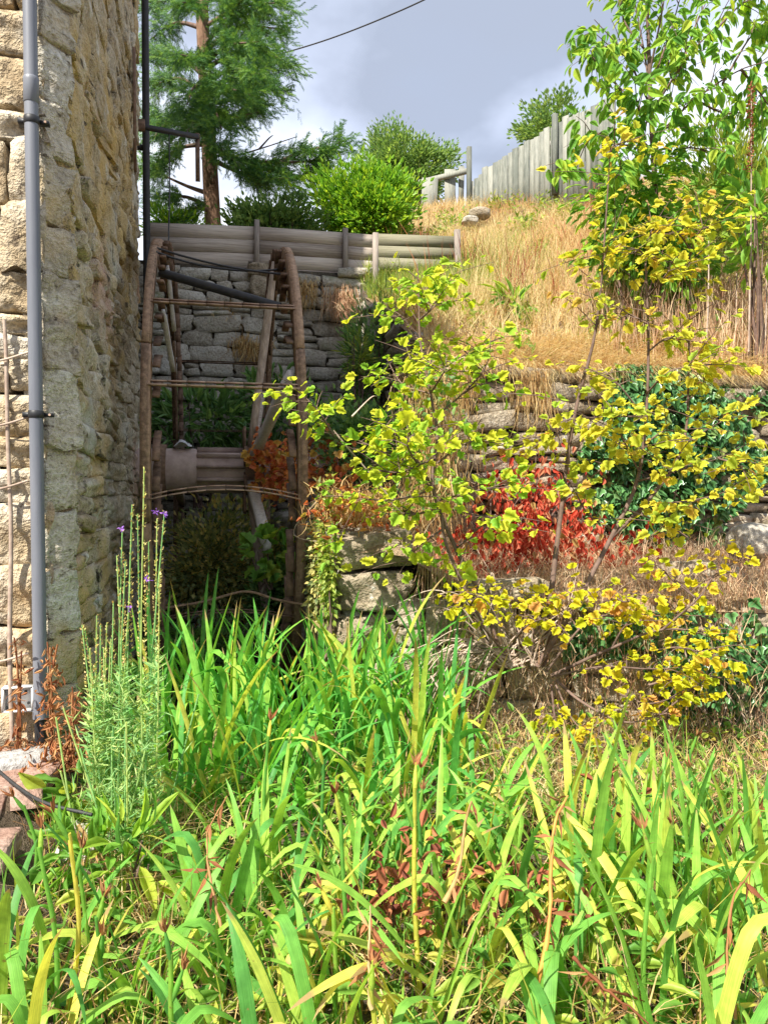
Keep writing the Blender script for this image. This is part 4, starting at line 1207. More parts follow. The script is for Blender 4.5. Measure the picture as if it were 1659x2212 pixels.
mb = MB()
O = scatter_bank(30000, 1.7, 8.0, 5.6, 13.5)
k = (noise2(O[:, 0], O[:, 1], 0.9, 55) + 1) / 2
n = len(O); hh = rg.uniform(0.12, 0.40, n) * (0.5 + k); ht = (hh * sstep(5.6, 7.5, O[:, 1]) + 0.12) * np.where((O[:, 0] < 3.3) & (O[:, 1] > 8.2) & (O[:, 1] < 10), .4, 1) * (1 - .45 * sstep(9.5, 12, O[:, 1]))
mb.add(*blades(O, ht, rg.uniform(.006, .012, n), rg.uniform(0.1, 1.3, n), rg, tint=patch_tint(O, 1.1, 61, rg)))
O = scatter_bank(26000, 1.8, 7.5, 7.0, 13.6, 0.16)
O = O[~((O[:, 0] < 3.3) & (O[:, 1] > 8.0) & (O[:, 1] < 10))]
n = len(O)
mb.add(*blades(O, rg.uniform(0.22, 0.95, n) * (.45 + .75 * (.5 + .5 * noise2(O[:, 0], O[:, 1], 1.7, 62))) * (1 - .72 * sstep(8.8, 11.0, O[:, 1])), rg.uniform(.005, .011, n) , rg.uniform(0.05, 0.6, n), rg, tint=patch_tint(O, 1.1, 61, rg)))
# bleached straw lying on the wall top and hanging over it
O = scatter_bank(9000, 1.75, 6.0, 5.62, 6.6); n = len(O)
dd = nrm(np.stack([rg.normal(0, .8, n), rg.normal(-0.6, .5, n), np.zeros(n)], 1))
mb.add(*blades(O, rg.uniform(.12, .30, n), rg.uniform(.005, .010, n), rg.uniform(.8, 2.2, n), rg, curl=.45, dirs=dd))
n = 5200; O = np.stack([rg.uniform(BX + .05, 5.9, n), UY + rg.uniform(.0, .16, n), np.zeros(n)], 1); O[:, 2] = H + .93 + rg.uniform(-.02, .05, n)
dd = nrm(np.stack([rg.normal(0, .5, n), rg.normal(-1, .3, n), np.zeros(n)], 1))
mb.add(*blades(O, rg.uniform(.04, .20, n), rg.uniform(.004, .008, n), rg.uniform(.8, 2.0, n), rg, curl=.85, dirs=dd))
o = mb.build('dry_grass', M['bank_straw'], kind='stuff', tint=True); tag(o, 'tall straw-coloured dry grass covering the bank', 'grass')
mb = MB()
for (cx, n, wd, ln) in ((2.33, 260, .07, .42), (2.45, 120, .04, .55), (1.82, 160, .06, .4), (3.0, 60, .2, .22), (2.1, 60, .2, .2), (3.6, 60, .3, .2)):
    X = rg.normal(cx, wd, n); Y = np.full(n, UY - 0.02) - rg.uniform(0, .08, n)
    O = np.stack([X, Y, np.full(n, H + 0.96) - rg.uniform(0, .25, n)], 1)
    L = rg.uniform(.3, 1.0, n) * ln
    v, f, t = blades(O, -L * rg.uniform(.3, 1, n), rg.uniform(.003, .006, n), rg.uniform(-.5, .5, n), rg, curl=0)
    mb.add(v, f, t)
o = mb.build('hanging_grass', M['straw'], kind='stuff', tint=True); tag(o, 'bleached grass hanging over the face of the upper wall', 'grass')
mb = MB()
O = scatter_bank(3800, 3.6, 6.2, 5.65, 7.3, 0.2); n = len(O)
mb.add(*blades(O, rg.uniform(.35, .8, n), rg.uniform(.006, .011, n), rg.uniform(.05, .4, n), rg))
o = mb.build('reddish_grass', M['straw_red'], kind='stuff', tint=True); tag(o, 'reddish dry grass above the ivy at the right', 'grass')
mb = MB()
O = scatter_bank(2600, 1.8, 4.2, 7.6, 10.2, 0.2); n = len(O)
mb.add(*blades(O, rg.uniform(.2, .5, n), rg.uniform(.007, .013, n), rg.uniform(.1, .6, n), rg))
X = rg.uniform(1.0, 1.75, 1400); Y = rg.uniform(9.3, 9.7, 1400)
O = scatter_bank(2200, 1.75, 3.1, 9.0, 9.6); n = len(O); mb.add(*blades(O, rg.uniform(.15, .4, n), rg.uniform(.007, .013, n), rg.uniform(.1, .6, n), rg))
o = mb.build('green_grass', M['hedge_leaf'], kind='stuff', tint=True); tag(o, 'patchy yellow-green grass among the dry stalks on the bank', 'grass')
mb = MB(); m = 40; cx = rg.uniform(2.0, 6.5, m); cyy = rg.uniform(6.6, 10.5, m); k = rg.integers(0, m, 700)
O = np.stack([cx[k] + rg.normal(0, .07, 700), cyy[k] + rg.normal(0, .07, 700), np.zeros(700)], 1); O[:, 2] = bank_z(O[:, 0], O[:, 1]); n = 700
mb.add(*blades(O, rg.uniform(.3, .9, n), rg.uniform(.007, .015, n), rg.uniform(.05, .5, n), rg))
o = mb.build('brown_stalks', M['brown_leaf'], kind='stuff', tint=True); tag(o, 'clumps of dark rusty dead stalks dotted over the dry bank', 'dead stalks')
mb = MB(); m = 46; cx = rg.uniform(1.9, 6.5, m); cyy = rg.uniform(5.9, 12.5, m); k = rg.integers(0, m, 2600); n = 2600
O = np.stack([cx[k] + rg.normal(0, .09, n), cyy[k] + rg.normal(0, .09, n), np.zeros(n)], 1); O[:, 2] = bank_z(O[:, 0], O[:, 1])
O[:, 2] += rg.uniform(0, .25, n); O = O[(O[:, 0] > BX + .1) & (O[:, 1] > UY + .1)]; n = len(O)
v, f, t = batch(SLIM[0] * np.array((2, 1, 1)), SLIM[1], O, frames(nrm(rand_dirs(n, rg) + np.array((0, 0, .5))), rand_dirs(n, rg)), rg.uniform(.05, .11, n), rg.random(n))
o = wmesh('bank_weeds', v, [f], M['hedge_leaf'], attrs={'tint': t}, kind='stuff'); tag(o, 'small yellow-green weeds scattered through the dry grass', 'weeds')
bush('bank_weed', P(1120, 650, 7.6), (0.16, 0.16, 0.14), 46, LANCE, 0.17, M['sapling_leaf'], rg, 'small green leafy weed alone in the dry grass', 'weed', nclump=6, cl=.3, stems=5, limit=46, key='weed')

# ------------------------------------------------------------------ plants at the right on the bank
rg = np.random.default_rng(303)
Z = 7.2
sp = thing('sapling_tree', PG(1425, Z, float(bank_z(*PG(1425, Z, 0)[:2]))), 'leafy sapling with drooping pointed leaves at the upper right', 'tree')
tk = [P(1430, 760, Z), P(1420, 560, Z), P(1414, 400, Z), P(1405, 240, Z), P(1400, 90, Z), P(1392, -90, Z)]
mb = MB(); mb.tube(spline(tk, 20), np.linspace(.035, .012, 20), 8); mb.build('trunk', M['twig'], sp, smooth=True)
tw = [[(1405, 230, 0), (1350, 120, -.3), (1283, 42, -.4)], [(1404, 200, 0), (1385, 80, .2), (1362, -40, .3)], [(1408, 240, 0), (1480, 130, -.3), (1560, 40, -.5)],
      [(1412, 300, 0), (1500, 215, -.2), (1600, 150, -.4), (1680, 130, -.5)], [(1414, 330, 0), (1350, 280, -.4), (1275, 300, -.6), (1238, 380, -.7)],
      [(1415, 350, 0), (1480, 320, -.5), (1545, 330, -.6)], [(1408, 180, 0), (1450, 60, .3), (1480, -50, .4)], [(1540, 70, -.4), (1600, 10, -.3), (1660, -20, -.3)],
      [(1500, 215, -.2), (1570, 245, .1), (1650, 230, .2)], [(1406, 260, 0), (1350, 200, .3), (1290, 150, .5)], [(1350, 120, -.3), (1310, 100, -.5), (1280, 130, -.6)],
      [(1402, 120, 0), (1350, 50, .2), (1330, -20, .4)], [(1470, 150, -.2), (1500, 60, .2), (1540, -30, .4)], [(1413, 380, 0), (1360, 350, -.6), (1320, 400, -.8)],
      [(1560, 180, -.3), (1620, 80, -.1), (1670, 40, 0)], [(1404, 150, 0), (1430, 20, -.2), (1440, -60, -.2)], [(1600, 150, -.4), (1640, 200, -.2), (1680, 260, 0)],
      [(1412, 290, 0), (1460, 260, -.6), (1490, 200, -.8)], [(1410, 270, 0), (1380, 240, -.7), (1370, 170, -.9)], [(1480, 130, -.3), (1450, 170, .4), (1440, 110, .6)]]
tw3 = [np.array([P(a, b, Z + c) for a, b, c in t]) for t in tw]
for t in tw3:
    mb = MB(); mb.tube(spline(t, 14), np.linspace(.012, .003, 14), 5); mb.build('branch', M['twig'], sp, smooth=True)
extra = []
for t in tw3:
    p, tg = along(t, 7, rg, .2)
    for a, b in zip(p, tg):
        e_ = a + nrm(b + rand_dirs(1, rg)[0] * .9 + np.array((0, 0, -.1))) * rg.uniform(.2, .42)
        extra.append(np.array([a, (a + e_) / 2 + np.array((0, 0, .03)), e_]))
for t in extra:
    mb = MB(); mb.tube(spline(t, 6), np.linspace(.005, .002, 6), 4); mb.build('twig', M['twig'], sp)
O, D, Nn = sprays(tw3 + extra, 25, rg, (0.02, 0.05), .15, droop=0.9, up=0.5)
leaf_parts(sp, 'ovate', (OVATE[0], OVATE[1]), M['sapling_leaf'], O, D, Nn, rg.uniform(.075, .15, len(O)), rg)
bush('climbing_bush', P(1370, 470, 7.1), (0.55, 0.4, 0.80), 1500, OVATE, 0.10, M['sapling_leaf'], rg, 'tangled broad-leaved bush below the sapling', 'bush', up=-0.35, nclump=34, cl=.22, base=float(bank_z(*PG(1370, 7.1, 0)[:2])), limit=300, key='ovate', shell=.2)
bush('climbing_bush', P(1440, 560, 7.4), (0.55, 0.4, 0.60), 1100, LOBED, 0.08, M['weed_leaf'], rg, 'pale yellow-green vine leaves draped around the sapling trunk', 'bush', up=-0.2, nclump=24, cl=.25, base=float(bank_z(*PG(1440, 7.4, 0)[:2])), limit=300, key='lobed', shell=.2)
bush('wild_hedge', P(1600, 440, 8.6), (0.85, 0.7, 1.05), 6500, SLIM, 0.13, M['hedge_leaf'], rg, 'mass of fine yellow-green foliage at the right edge of the bank', 'hedge', up=0.5, nclump=60, cl=.2, base=float(bank_z(*PG(1600, 8.6, 0)[:2])), shell=.2)
bush('wild_hedge', P(1640, 480, 6.6), (0.24, 0.3, 0.42), 90, OVATE, 0.17, M['sapling_leaf'], rg, 'large-leaved green plant at the right edge in front of the fine foliage', 'bush', up=0.0, nclump=10, cl=.3, base=float(bank_z(*PG(1640, 6.6, 0)[:2])), limit=90, key='ovate')
bush('wild_hedge', P(1560, 610, 8.0), (0.8, 0.4, 0.35), 1500, SLIM, 0.11, M['moss_leaf'], rg, 'dark undergrowth below the fine yellow-green foliage', 'bush', up=0.4, nclump=40, cl=.2, base=float(bank_z(*PG(1560, 8.0, 0)[:2])), shell=.2)
for i, (px, y0, y1, z, lab) in enumerate(((1622, 185, 760, 6.5, 'tallest dry flower stalk with a brown seed head at the right edge'), (1530, 520, 760, 6.7, 'bare pale dry stalk left of the tallest one'), (1655, 560, 790, 6.6, 'short dry stalk at the very edge of the picture'), (1590, 590, 780, 6.9, 'thin dry stalk between two taller stalks'))):
    b, t = P(px - 6, y1, z), P(px, y0, z)
    o = thing('dry_stalk', b, lab, 'stalk', 'dry stalks on the bank')
    mb = MB(); mb.tube(spline([b, (b + t) / 2 + np.array((.01, 0, 0)), t], 10), np.linspace(.009, .005, 10), 5); mb.build('stem', M['dry_twig'], o)
    if i == 0:
        nn = 260; p = t + (b - t) * (rg.random(nn) ** 1.3 * .33)[:, None] + rg.normal(0, .012, (nn, 3))
        leaf_object('seed_head', KITE, M['brown_leaf'], o, p, rand_dirs(nn, rg), rand_dirs(nn, rg), rg.uniform(.02, .035, nn), rg)

# ------------------------------------------------------------------ ivy and creepers
rg = np.random.default_rng(404)
def wall_leaves(o, key, tpl, mat, pts, nvec, size, limit=300, hang=0.8, jit=.45):
    n = len(pts); nvec = np.asarray(nvec, float)
    D = nrm(np.array((0, 0, -hang)) + rand_dirs(n, rg) * .6 + nvec * .25)
    Nn = nrm(nvec + rand_dirs(n, rg) * jit + np.array((0, 0, .35)))
    leaf_parts(o, key, tpl, mat, pts, D, Nn, rg.uniform(.65, 1.25, n) * size, rg, limit)


def wall_region(n, cx, cz, sx, sz, y, bulge, thr=-.15, seed=1, shape=None):
    """Patchy points over a wall face Y = y."""
    X = rg.uniform(cx - sx, cx + sx, n * 3); Zz = rg.uniform(cz - sz, cz + sz, n * 3)
    e2 = ((X - cx) / sx) ** 2 + ((Zz - cz) / sz) ** 2
    k = noise2(X, Zz, 3.2, seed) - e2 * .6 + .25
    if shape is not None: k = np.where(shape(X, Zz), k, -9)
    ok = np.where(k > thr)[0][:n]
    b = np.clip(1 - e2[ok], 0, 1) * bulge
    return np.stack([X[ok], np.full(len(ok), y) - b * rg.uniform(.4, 1.0, len(ok)) - rg.uniform(0.01, .05, len(ok)), Zz[ok]], 1)


def vine(o, a, b, r=.006, mat='twig', wob=.08, n=8):
    q = spline([a, (np.asarray(a) + b) / 2 + rg.normal(0, wob, 3), b], n)
    mb = MB(); mb.tube(q, np.linspace(r, r * .4, n), 5); mb.build('vine', M[mat], o)


iv = thing('ivy_plant', (3.5, UY, H - .4), 'dark glossy ivy spilling over the upper wall at the right', 'ivy')
pts = np.vstack([wall_region(900, 3.35, H + .55, .85, .5, UY, .22, seed=3), wall_region(700, 3.75, H + .25, .75, .65, UY, .2, seed=4), wall_region(260, 3.25, H - .1, .5, .3, UY, .12, seed=5)])
wall_leaves(iv, 'ivy', IVY, M['ivy_leaf'], pts, (0, -1, .25), .085)
for i in range(14): vine(iv, (rg.uniform(2.8, 4.2), UY - .03, H - .5), (rg.uniform(2.6, 4.3), UY - .06, H + rg.uniform(.2, .9)), .008)

iv2 = thing('ivy_plant', PG(1560, 3.95, H - 1.3), 'ivy hanging over the right part of the low terrace wall', 'ivy')
def twall(px, py, off=.05): # point on the terrace wall face on the column px
    a = P(px, py, 1.0) - np.array((0, 0, H)); o0 = np.array((0, 0, H))
    t = ((TA - o0[:2]) @ TN + off) / (a[:2] @ TN)
    return o0 + a * t
pts = np.array([twall(rg.uniform(1440, 1700), rg.normal(1440, 55), rg.uniform(.02, .2)) for _ in range(420)] + [twall(rg.uniform(1225, 1420), rg.normal(1375, 25), rg.uniform(.02, .1)) for _ in range(130)] + [twall(rg.uniform(1480, 1700), rg.normal(1560, 40), rg.uniform(.02, .1)) for _ in range(110)])
wall_leaves(iv2, 'ivy', IVY, M['ivy_leaf'], pts, (TN[0], TN[1], .2), .058)
for i in range(22):
    vine(iv2, twall(rg.uniform(1430, 1680), rg.uniform(1340, 1450), .12), twall(rg.uniform(1430, 1690), rg.uniform(1500, 1680), .06), .005, 'dry_twig', .07)

rc = thing('red_creeper', (2.2, UY - .1, H - .5), 'scarlet creeper hanging down the middle of the sunlit upper wall', 'creeper')
def uwall(px, py, off=.05):
    a = P(px, py, 1.0) - np.array((0, 0, H)); t = (UY - off) / a[1]
    return np.array((0, 0, H)) + a * t
rp_ = []
for (cx, cy, sx, sy, n) in ((1090, 1020, 22, 30, 60), (1140, 1010, 20, 26, 50), (1180, 1030, 18, 30, 60), (1150, 1090, 32, 40, 130), (1165, 1150, 30, 45, 130), (1240, 1120, 22, 40, 90), (1110, 1150, 25, 40, 70), (1180, 1220, 30, 30, 80), (1020, 1130, 22, 35, 45), (1040, 1190, 40, 40, 60), (1280, 1180, 40, 40, 70), (1120, 1240, 60, 22, 60), (1320, 1200, 45, 30, 50)):
    off = .05 if cy < 1090 else (.3 if cy < 1170 else .8)
    rp_ += [uwall(rg.normal(cx, sx * 1.4), rg.normal(cy + 30, sy * 1.35), off + rg.uniform(0, .15)) for _ in range(int(n * 1.35))]
rp_ = np.array(rp_); lo_ = terrace_z(rp_[:, 0], rp_[:, 1]) + .03; rp_[:, 2] = np.where(rp_[:, 2] < lo_, lo_ + rg.uniform(0, .25, len(rp_)), rp_[:, 2])
wall_leaves(rc, 'drooping', OVATE, M['red_leaf'], rp_, (0, -1, .2), .06, hang=.8, jit=1.0)
for i in range(26): vine(rc, uwall(rg.normal(1160, 70), rg.uniform(1010, 1100), .05), uwall(rg.normal(1160, 90), rg.uniform(1200, 1290), rg.uniform(.1, .5)), .005, 'brown_twig' if 'brown_twig' in M else 'twig', .06)
oc = thing('orange_creeper', P(650, 1060, 6.2), 'orange and rust-red creeper over the far end of the wheel axle', 'creeper')
p = []
for (cx, cy, sx, sy, z, n) in ((590, 975, 22, 20, 6.0, 110), (620, 1010, 35, 25, 6.1, 160), (700, 985, 40, 30, 6.6, 170), (600, 1040, 25, 20, 5.9, 80), (690, 1030, 45, 25, 6.3, 120), (730, 1050, 25, 30, 5.4, 60)):
    p += [P(rg.normal(cx, sx), rg.normal(cy, sy), z + rg.normal(0, .12)) for _ in range(n)]
p = np.array(p)
wall_leaves(oc, 'drooping', LOBED, M['orange_leaf'], p, (-.3, -1, .2), .055, hang=.5, jit=.9)
for i in range(16):
    a = P(rg.uniform(570, 740), rg.uniform(1030, 1075), 6.1); vine(oc, a, P(rg.uniform(570, 740), rg.uniform(950, 1010), 6.2), .005)

# ------------------------------------------------------------------ growth in the pit
rg = np.random.default_rng(505)
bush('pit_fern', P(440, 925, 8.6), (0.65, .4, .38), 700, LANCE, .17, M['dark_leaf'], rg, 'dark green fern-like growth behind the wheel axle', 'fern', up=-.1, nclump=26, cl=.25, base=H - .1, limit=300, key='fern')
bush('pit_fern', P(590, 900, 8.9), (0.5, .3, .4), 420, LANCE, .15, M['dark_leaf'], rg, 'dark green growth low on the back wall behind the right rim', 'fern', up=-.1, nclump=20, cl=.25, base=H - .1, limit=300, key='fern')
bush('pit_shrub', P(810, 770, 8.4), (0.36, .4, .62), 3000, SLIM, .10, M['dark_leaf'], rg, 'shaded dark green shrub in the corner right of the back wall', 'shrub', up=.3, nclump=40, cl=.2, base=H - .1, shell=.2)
bush('pit_shrub', P(770, 760, 7.9), (0.12, .15, .22), 260, SLIM, .10, M['hedge_leaf'], rg, 'lighter yellow-green sprig in front of the shaded corner shrub', 'shrub', up=.6, nclump=10, cl=.3, base=H - .1)
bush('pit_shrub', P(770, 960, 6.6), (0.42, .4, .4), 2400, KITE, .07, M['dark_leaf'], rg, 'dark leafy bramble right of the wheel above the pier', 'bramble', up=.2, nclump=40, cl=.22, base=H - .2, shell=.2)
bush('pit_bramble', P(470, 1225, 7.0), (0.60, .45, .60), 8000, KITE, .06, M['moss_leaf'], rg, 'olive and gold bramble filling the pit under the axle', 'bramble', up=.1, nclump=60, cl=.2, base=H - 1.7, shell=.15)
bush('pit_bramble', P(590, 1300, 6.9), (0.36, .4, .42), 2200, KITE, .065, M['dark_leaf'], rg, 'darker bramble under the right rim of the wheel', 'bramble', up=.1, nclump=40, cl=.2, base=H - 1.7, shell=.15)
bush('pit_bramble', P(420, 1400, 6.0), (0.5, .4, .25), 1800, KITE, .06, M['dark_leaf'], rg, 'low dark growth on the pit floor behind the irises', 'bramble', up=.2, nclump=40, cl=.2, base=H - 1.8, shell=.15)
bush('pit_weed', P(575, 1200, 5.6), (0.17, .15, .2), 44, LOBED, .10, M['weed_leaf'], rg, 'broad green leaves hanging under the broken spoke', 'weed', up=0, nclump=8, cl=.3, limit=44, key='lobed', stems=4)
bush('pit_ivy', P(690, 1230, 4.75), (0.09, .3, .42), 1500, KITE, .045, M['moss_leaf'], rg, 'trailing ivy down the inner edge of the pit pier', 'ivy', up=-.4, nclump=40, cl=.22, base=H - 1.2, shell=.1)
bush('pit_ivy', P(712, 1230, 4.32), (0.05, .12, .42), 800, KITE, .038, M['hedge_leaf'], rg, 'yellow-green creeper down the sunlit corner of the pier', 'creeper', up=-.4, nclump=30, cl=.22, base=H - 1.2, shell=.1)
# dead bracken heaped on the pier
o = thing('dead_creeper', P(770, 1150, 4.5), 'heap of dead straw-brown creeper on top of the stone pier', 'creeper')
mb = MB(); n = 2000
O = np.stack([P(rg.normal(770, 42), 1105 + rg.normal(0, 22), 4.55 + rg.normal(0, .12)) for _ in range(n)])
dd = nrm(np.stack([rg.normal(0, 1, n), rg.normal(-.3, 1, n), np.zeros(n)], 1))
mb.add(*blades(O, rg.uniform(-.12, .14, n), rg.uniform(.004, .008, n), rg.uniform(.3, 1.6, n), rg, dirs=dd)); mb.build('tangle', M['straw'], o, kind='stuff', tint=True)
n = 260; p = np.stack([P(rg.normal(760, 45), rg.normal(1110, 28), 4.42 + rg.normal(0, .1)) for _ in range(n)])
leaf_object('dead_leaves', OVATE, M['orange_leaf'], o, p, rand_dirs(n, rg), rand_dirs(n, rg), rg.uniform(.03, .06, n), rg)
o = thing('dead_creeper', P(945, 1040, 5.4), 'brown dry tangle hanging at the left end of the upper wall', 'creeper')
mb = MB(); n = 3000
O = np.stack([P(rg.normal(935, 32), rg.uniform(790, 1120), 5.35 + rg.normal(0, .12)) for _ in range(n)])
mb.add(*blades(O, rg.uniform(-.3, .2, n), rg.uniform(.003, .007, n), rg.uniform(-.9, .9, n), rg)); mb.build('tangle', M['straw'], o, kind='stuff', tint=True)
n = 500; p = np.stack([P(rg.normal(930, 34), rg.uniform(800, 1100), 5.3 + rg.normal(0, .12)) for _ in range(n)])
leaf_object('leaves', KITE, M['dark_leaf'], o, p, rand_dirs(n, rg), rand_dirs(n, rg), rg.uniform(.04, .08, n), rg)
# straw tufts on the back wall
for (px, py, s, lab) in ((480, 660, 240, 'dry grass tuft high on the back wall at the left'), (540, 740, 260, 'larger dry grass tuft in the middle of the back wall'), (740, 640, 420, 'brown dry growth hanging at the right end of the back wall'), (655, 620, 160, 'small dry tuft beside the top of the wheel')):
    c = P(px, py, 9.3); n = s * 2
    O = c + rg.normal(0, 1, (n, 3)) * np.array((.10, .02, .05)); mb = MB()
    mb.add(*blades(O, rg.uniform(-.4, .12, n), rg.uniform(.006, .011, n), rg.uniform(-.2, 1.2, n), rg))
    o = mb.build('grass_tuft', M['straw_red'] if px == 740 else M['straw'], tint=True); tag(o, lab, 'grass tuft', 'dry tufts on the back wall', 'stuff')
# bent wire in the pit, bare branch
mb = MB(); mb.tube(spline([P(330, 1318, 5.1), P(440, 1300, 5.1), P(530, 1278, 5.1), P(600, 1296, 5.0), P(690, 1312, 4.7)], 20), .009, 6)
tag(mb.build('bent_rod', M['rust']), 'thin bent rusty rod across the bottom of the wheel', 'rod')

# ------------------------------------------------------------------ yellowing shrubs
rg = np.random.default_rng(606)
def shrub(name, label, stems, twigs, mat, size, per_m, z0, key='lobed', tpl=LOBED, extra_n=4, extra_len=(.12, .3), cat='shrub', deadtwigs=()):
    base = P(*stems[0][0])
    o = thing(name, base, label, cat)
    S3 = [np.array([P(*q) for q in s]) for s in stems]
    T3 = [np.array([P(a, b, c + rg.normal(0, .12) * (i > 0)) for i, (a, b, c) in enumerate(t)]) for t in twigs]
    for s in S3:
        L = np.linalg.norm(np.diff(s, axis=0), axis=1).sum()
        mb = MB(); mb.tube(spline(s, 26), np.linspace(.006 + .004 * L, .003, 26), 7); mb.build('stem', M['twig'], o, smooth=True)
    for t in T3:
        mb = MB(); mb.tube(spline(t, 12), np.linspace(.006, .002, 12), 5); mb.build('branch', M['twig'], o, smooth=True)
    ex = []
    for t in T3 + [s[len(s) // 2:] for s in S3]:
        p, tg = along(t, extra_n, rg, .25)
        for a, b in zip(p, tg):
            dd = nrm(b * .5 + nrm(rand_dirs(1, rg)[0] * np.array((1, 1, .35)))); e_ = a + dd * rg.uniform(*extra_len)
            ex.append(np.array([a, (a + e_) / 2 + np.array((0, 0, .015)), e_]))
    for t in ex:
        mb = MB(); mb.tube(spline(t, 5), np.linspace(.003, .0012, 5), 4); mb.build('twig', M['twig'], o)
    O, D, Nn = sprays(T3 + ex + [s[len(s) // 2:] for s in S3], per_m, rg, (.015, .05), .15, droop=.3, up=.9)
    leaf_parts(o, key, tpl, mat, O, D, Nn, rg.uniform(.4, 1.3, len(O)) * size, rg)
    for t in deadtwigs:
        mb = MB(); mb.tube(spline([P(*q) for q in t], 14), np.linspace(.006, .0015, 14), 4); mb.build('bare_twig', M['dry_twig'], o)
    return o


z = 4.05
dead = []
for i in range(34):
    x1, y1 = rg.uniform(830, 1060), rg.uniform(1280, 1600)
    dead.append([(1085 + rg.normal(0, 12), 1425 + rg.normal(0, 12), 4.05), ((1085 + x1) / 2, min(1420, y1) - rg.uniform(0, 40), 3.95), (x1, y1, 3.9 + rg.normal(0, .12))])
for i in range(26):
    x1, y1 = rg.uniform(1000, 1350), rg.uniform(1180, 1380)
    dead.append([(1120 + rg.normal(0, 40), 1440, 4.05), ((1120 + x1) / 2 + rg.normal(0, 25), (1440 + y1) / 2, 4.1), (x1, y1, 4.2 + rg.normal(0, .2))])
for t in ([(930, 1460, 3.7), (1000, 1570, 3.6), (1060, 1680, 3.5)], [(690, 1075, 4.6), (640, 1160, 4.7), (850, 1175, 4.4)], [(720, 930, 4.0), (830, 1060, 4.1), (900, 1150, 4.1)], [(760, 900, 4.0), (800, 860, 4.1), (815, 855, 4.1)]):
    dead.append(t)
shrub('yellowing_shrub', 'tall lime-yellow lobed-leaf shrub standing right of the wheel',
      [[(1085, 1430, 4.1), (1040, 1290, 4.1), (985, 1185, 4.05), (935, 1055, z), (945, 950, z), (930, 850, z), (908, 740, z), (905, 650, z), (902, 570, z)],
       [(1078, 1430, 4.1), (1005, 1275, 4.0), (960, 1165, 3.95), (950, 1090, 3.95), (905, 1000, 3.9), (850, 930, 3.9)]],
      [[(935, 1055, z), (850, 990, 4), (770, 950, 3.9), (690, 930, 3.9)], [(720, 940, 3.9), (690, 890, 3.9), (660, 858, 3.9)], [(945, 1000, z), (1000, 960, 4), (1080, 945, 4)],
       [(940, 930, z), (870, 890, 3.9), (810, 950, 3.9)], [(940, 900, z), (1000, 850, 4.1), (1050, 790, 4.1), (1062, 710, 4.1)], [(930, 850, z), (870, 830, 4), (835, 775, 4)],
       [(908, 740, z), (880, 700, 4), (875, 670, 4)], [(930, 1060, z), (840, 1080, 3.9), (735, 1072, 3.9)], [(950, 1100, z), (870, 1115, 3.8), (820, 1105, 3.8)],
       [(960, 1140, z), (905, 1180, 3.8), (880, 1215, 3.8)], [(950, 1080, z), (1030, 1060, 4), (1095, 1045, 4)], [(985, 1185, z), (1050, 1130, 4), (1110, 1125, 4)],
       [(905, 650, z), (925, 620, 4), (940, 610, 4)], [(906, 690, z), (935, 665, 4), (945, 650, 4)], [(940, 990, z), (860, 1020, 3.7), (790, 1010, 3.7)], [(930, 850, z), (960, 800, 4), (965, 770, 4)],
       [(925, 820, z), (880, 790, 4.2), (845, 840, 4.2)], [(1000, 850, 4.1), (1040, 830, 4.1), (1090, 850, 4.1)], [(1040, 800, 4.1), (1020, 780, 4.1), (1030, 750, 4.1)], [(900, 1000, 3.9), (880, 960, 3.7), (900, 930, 3.7)]],
      M['lime_leaf'], .056, 24, z, extra_n=7, extra_len=(.12, .38), deadtwigs=dead)
z = 4.15
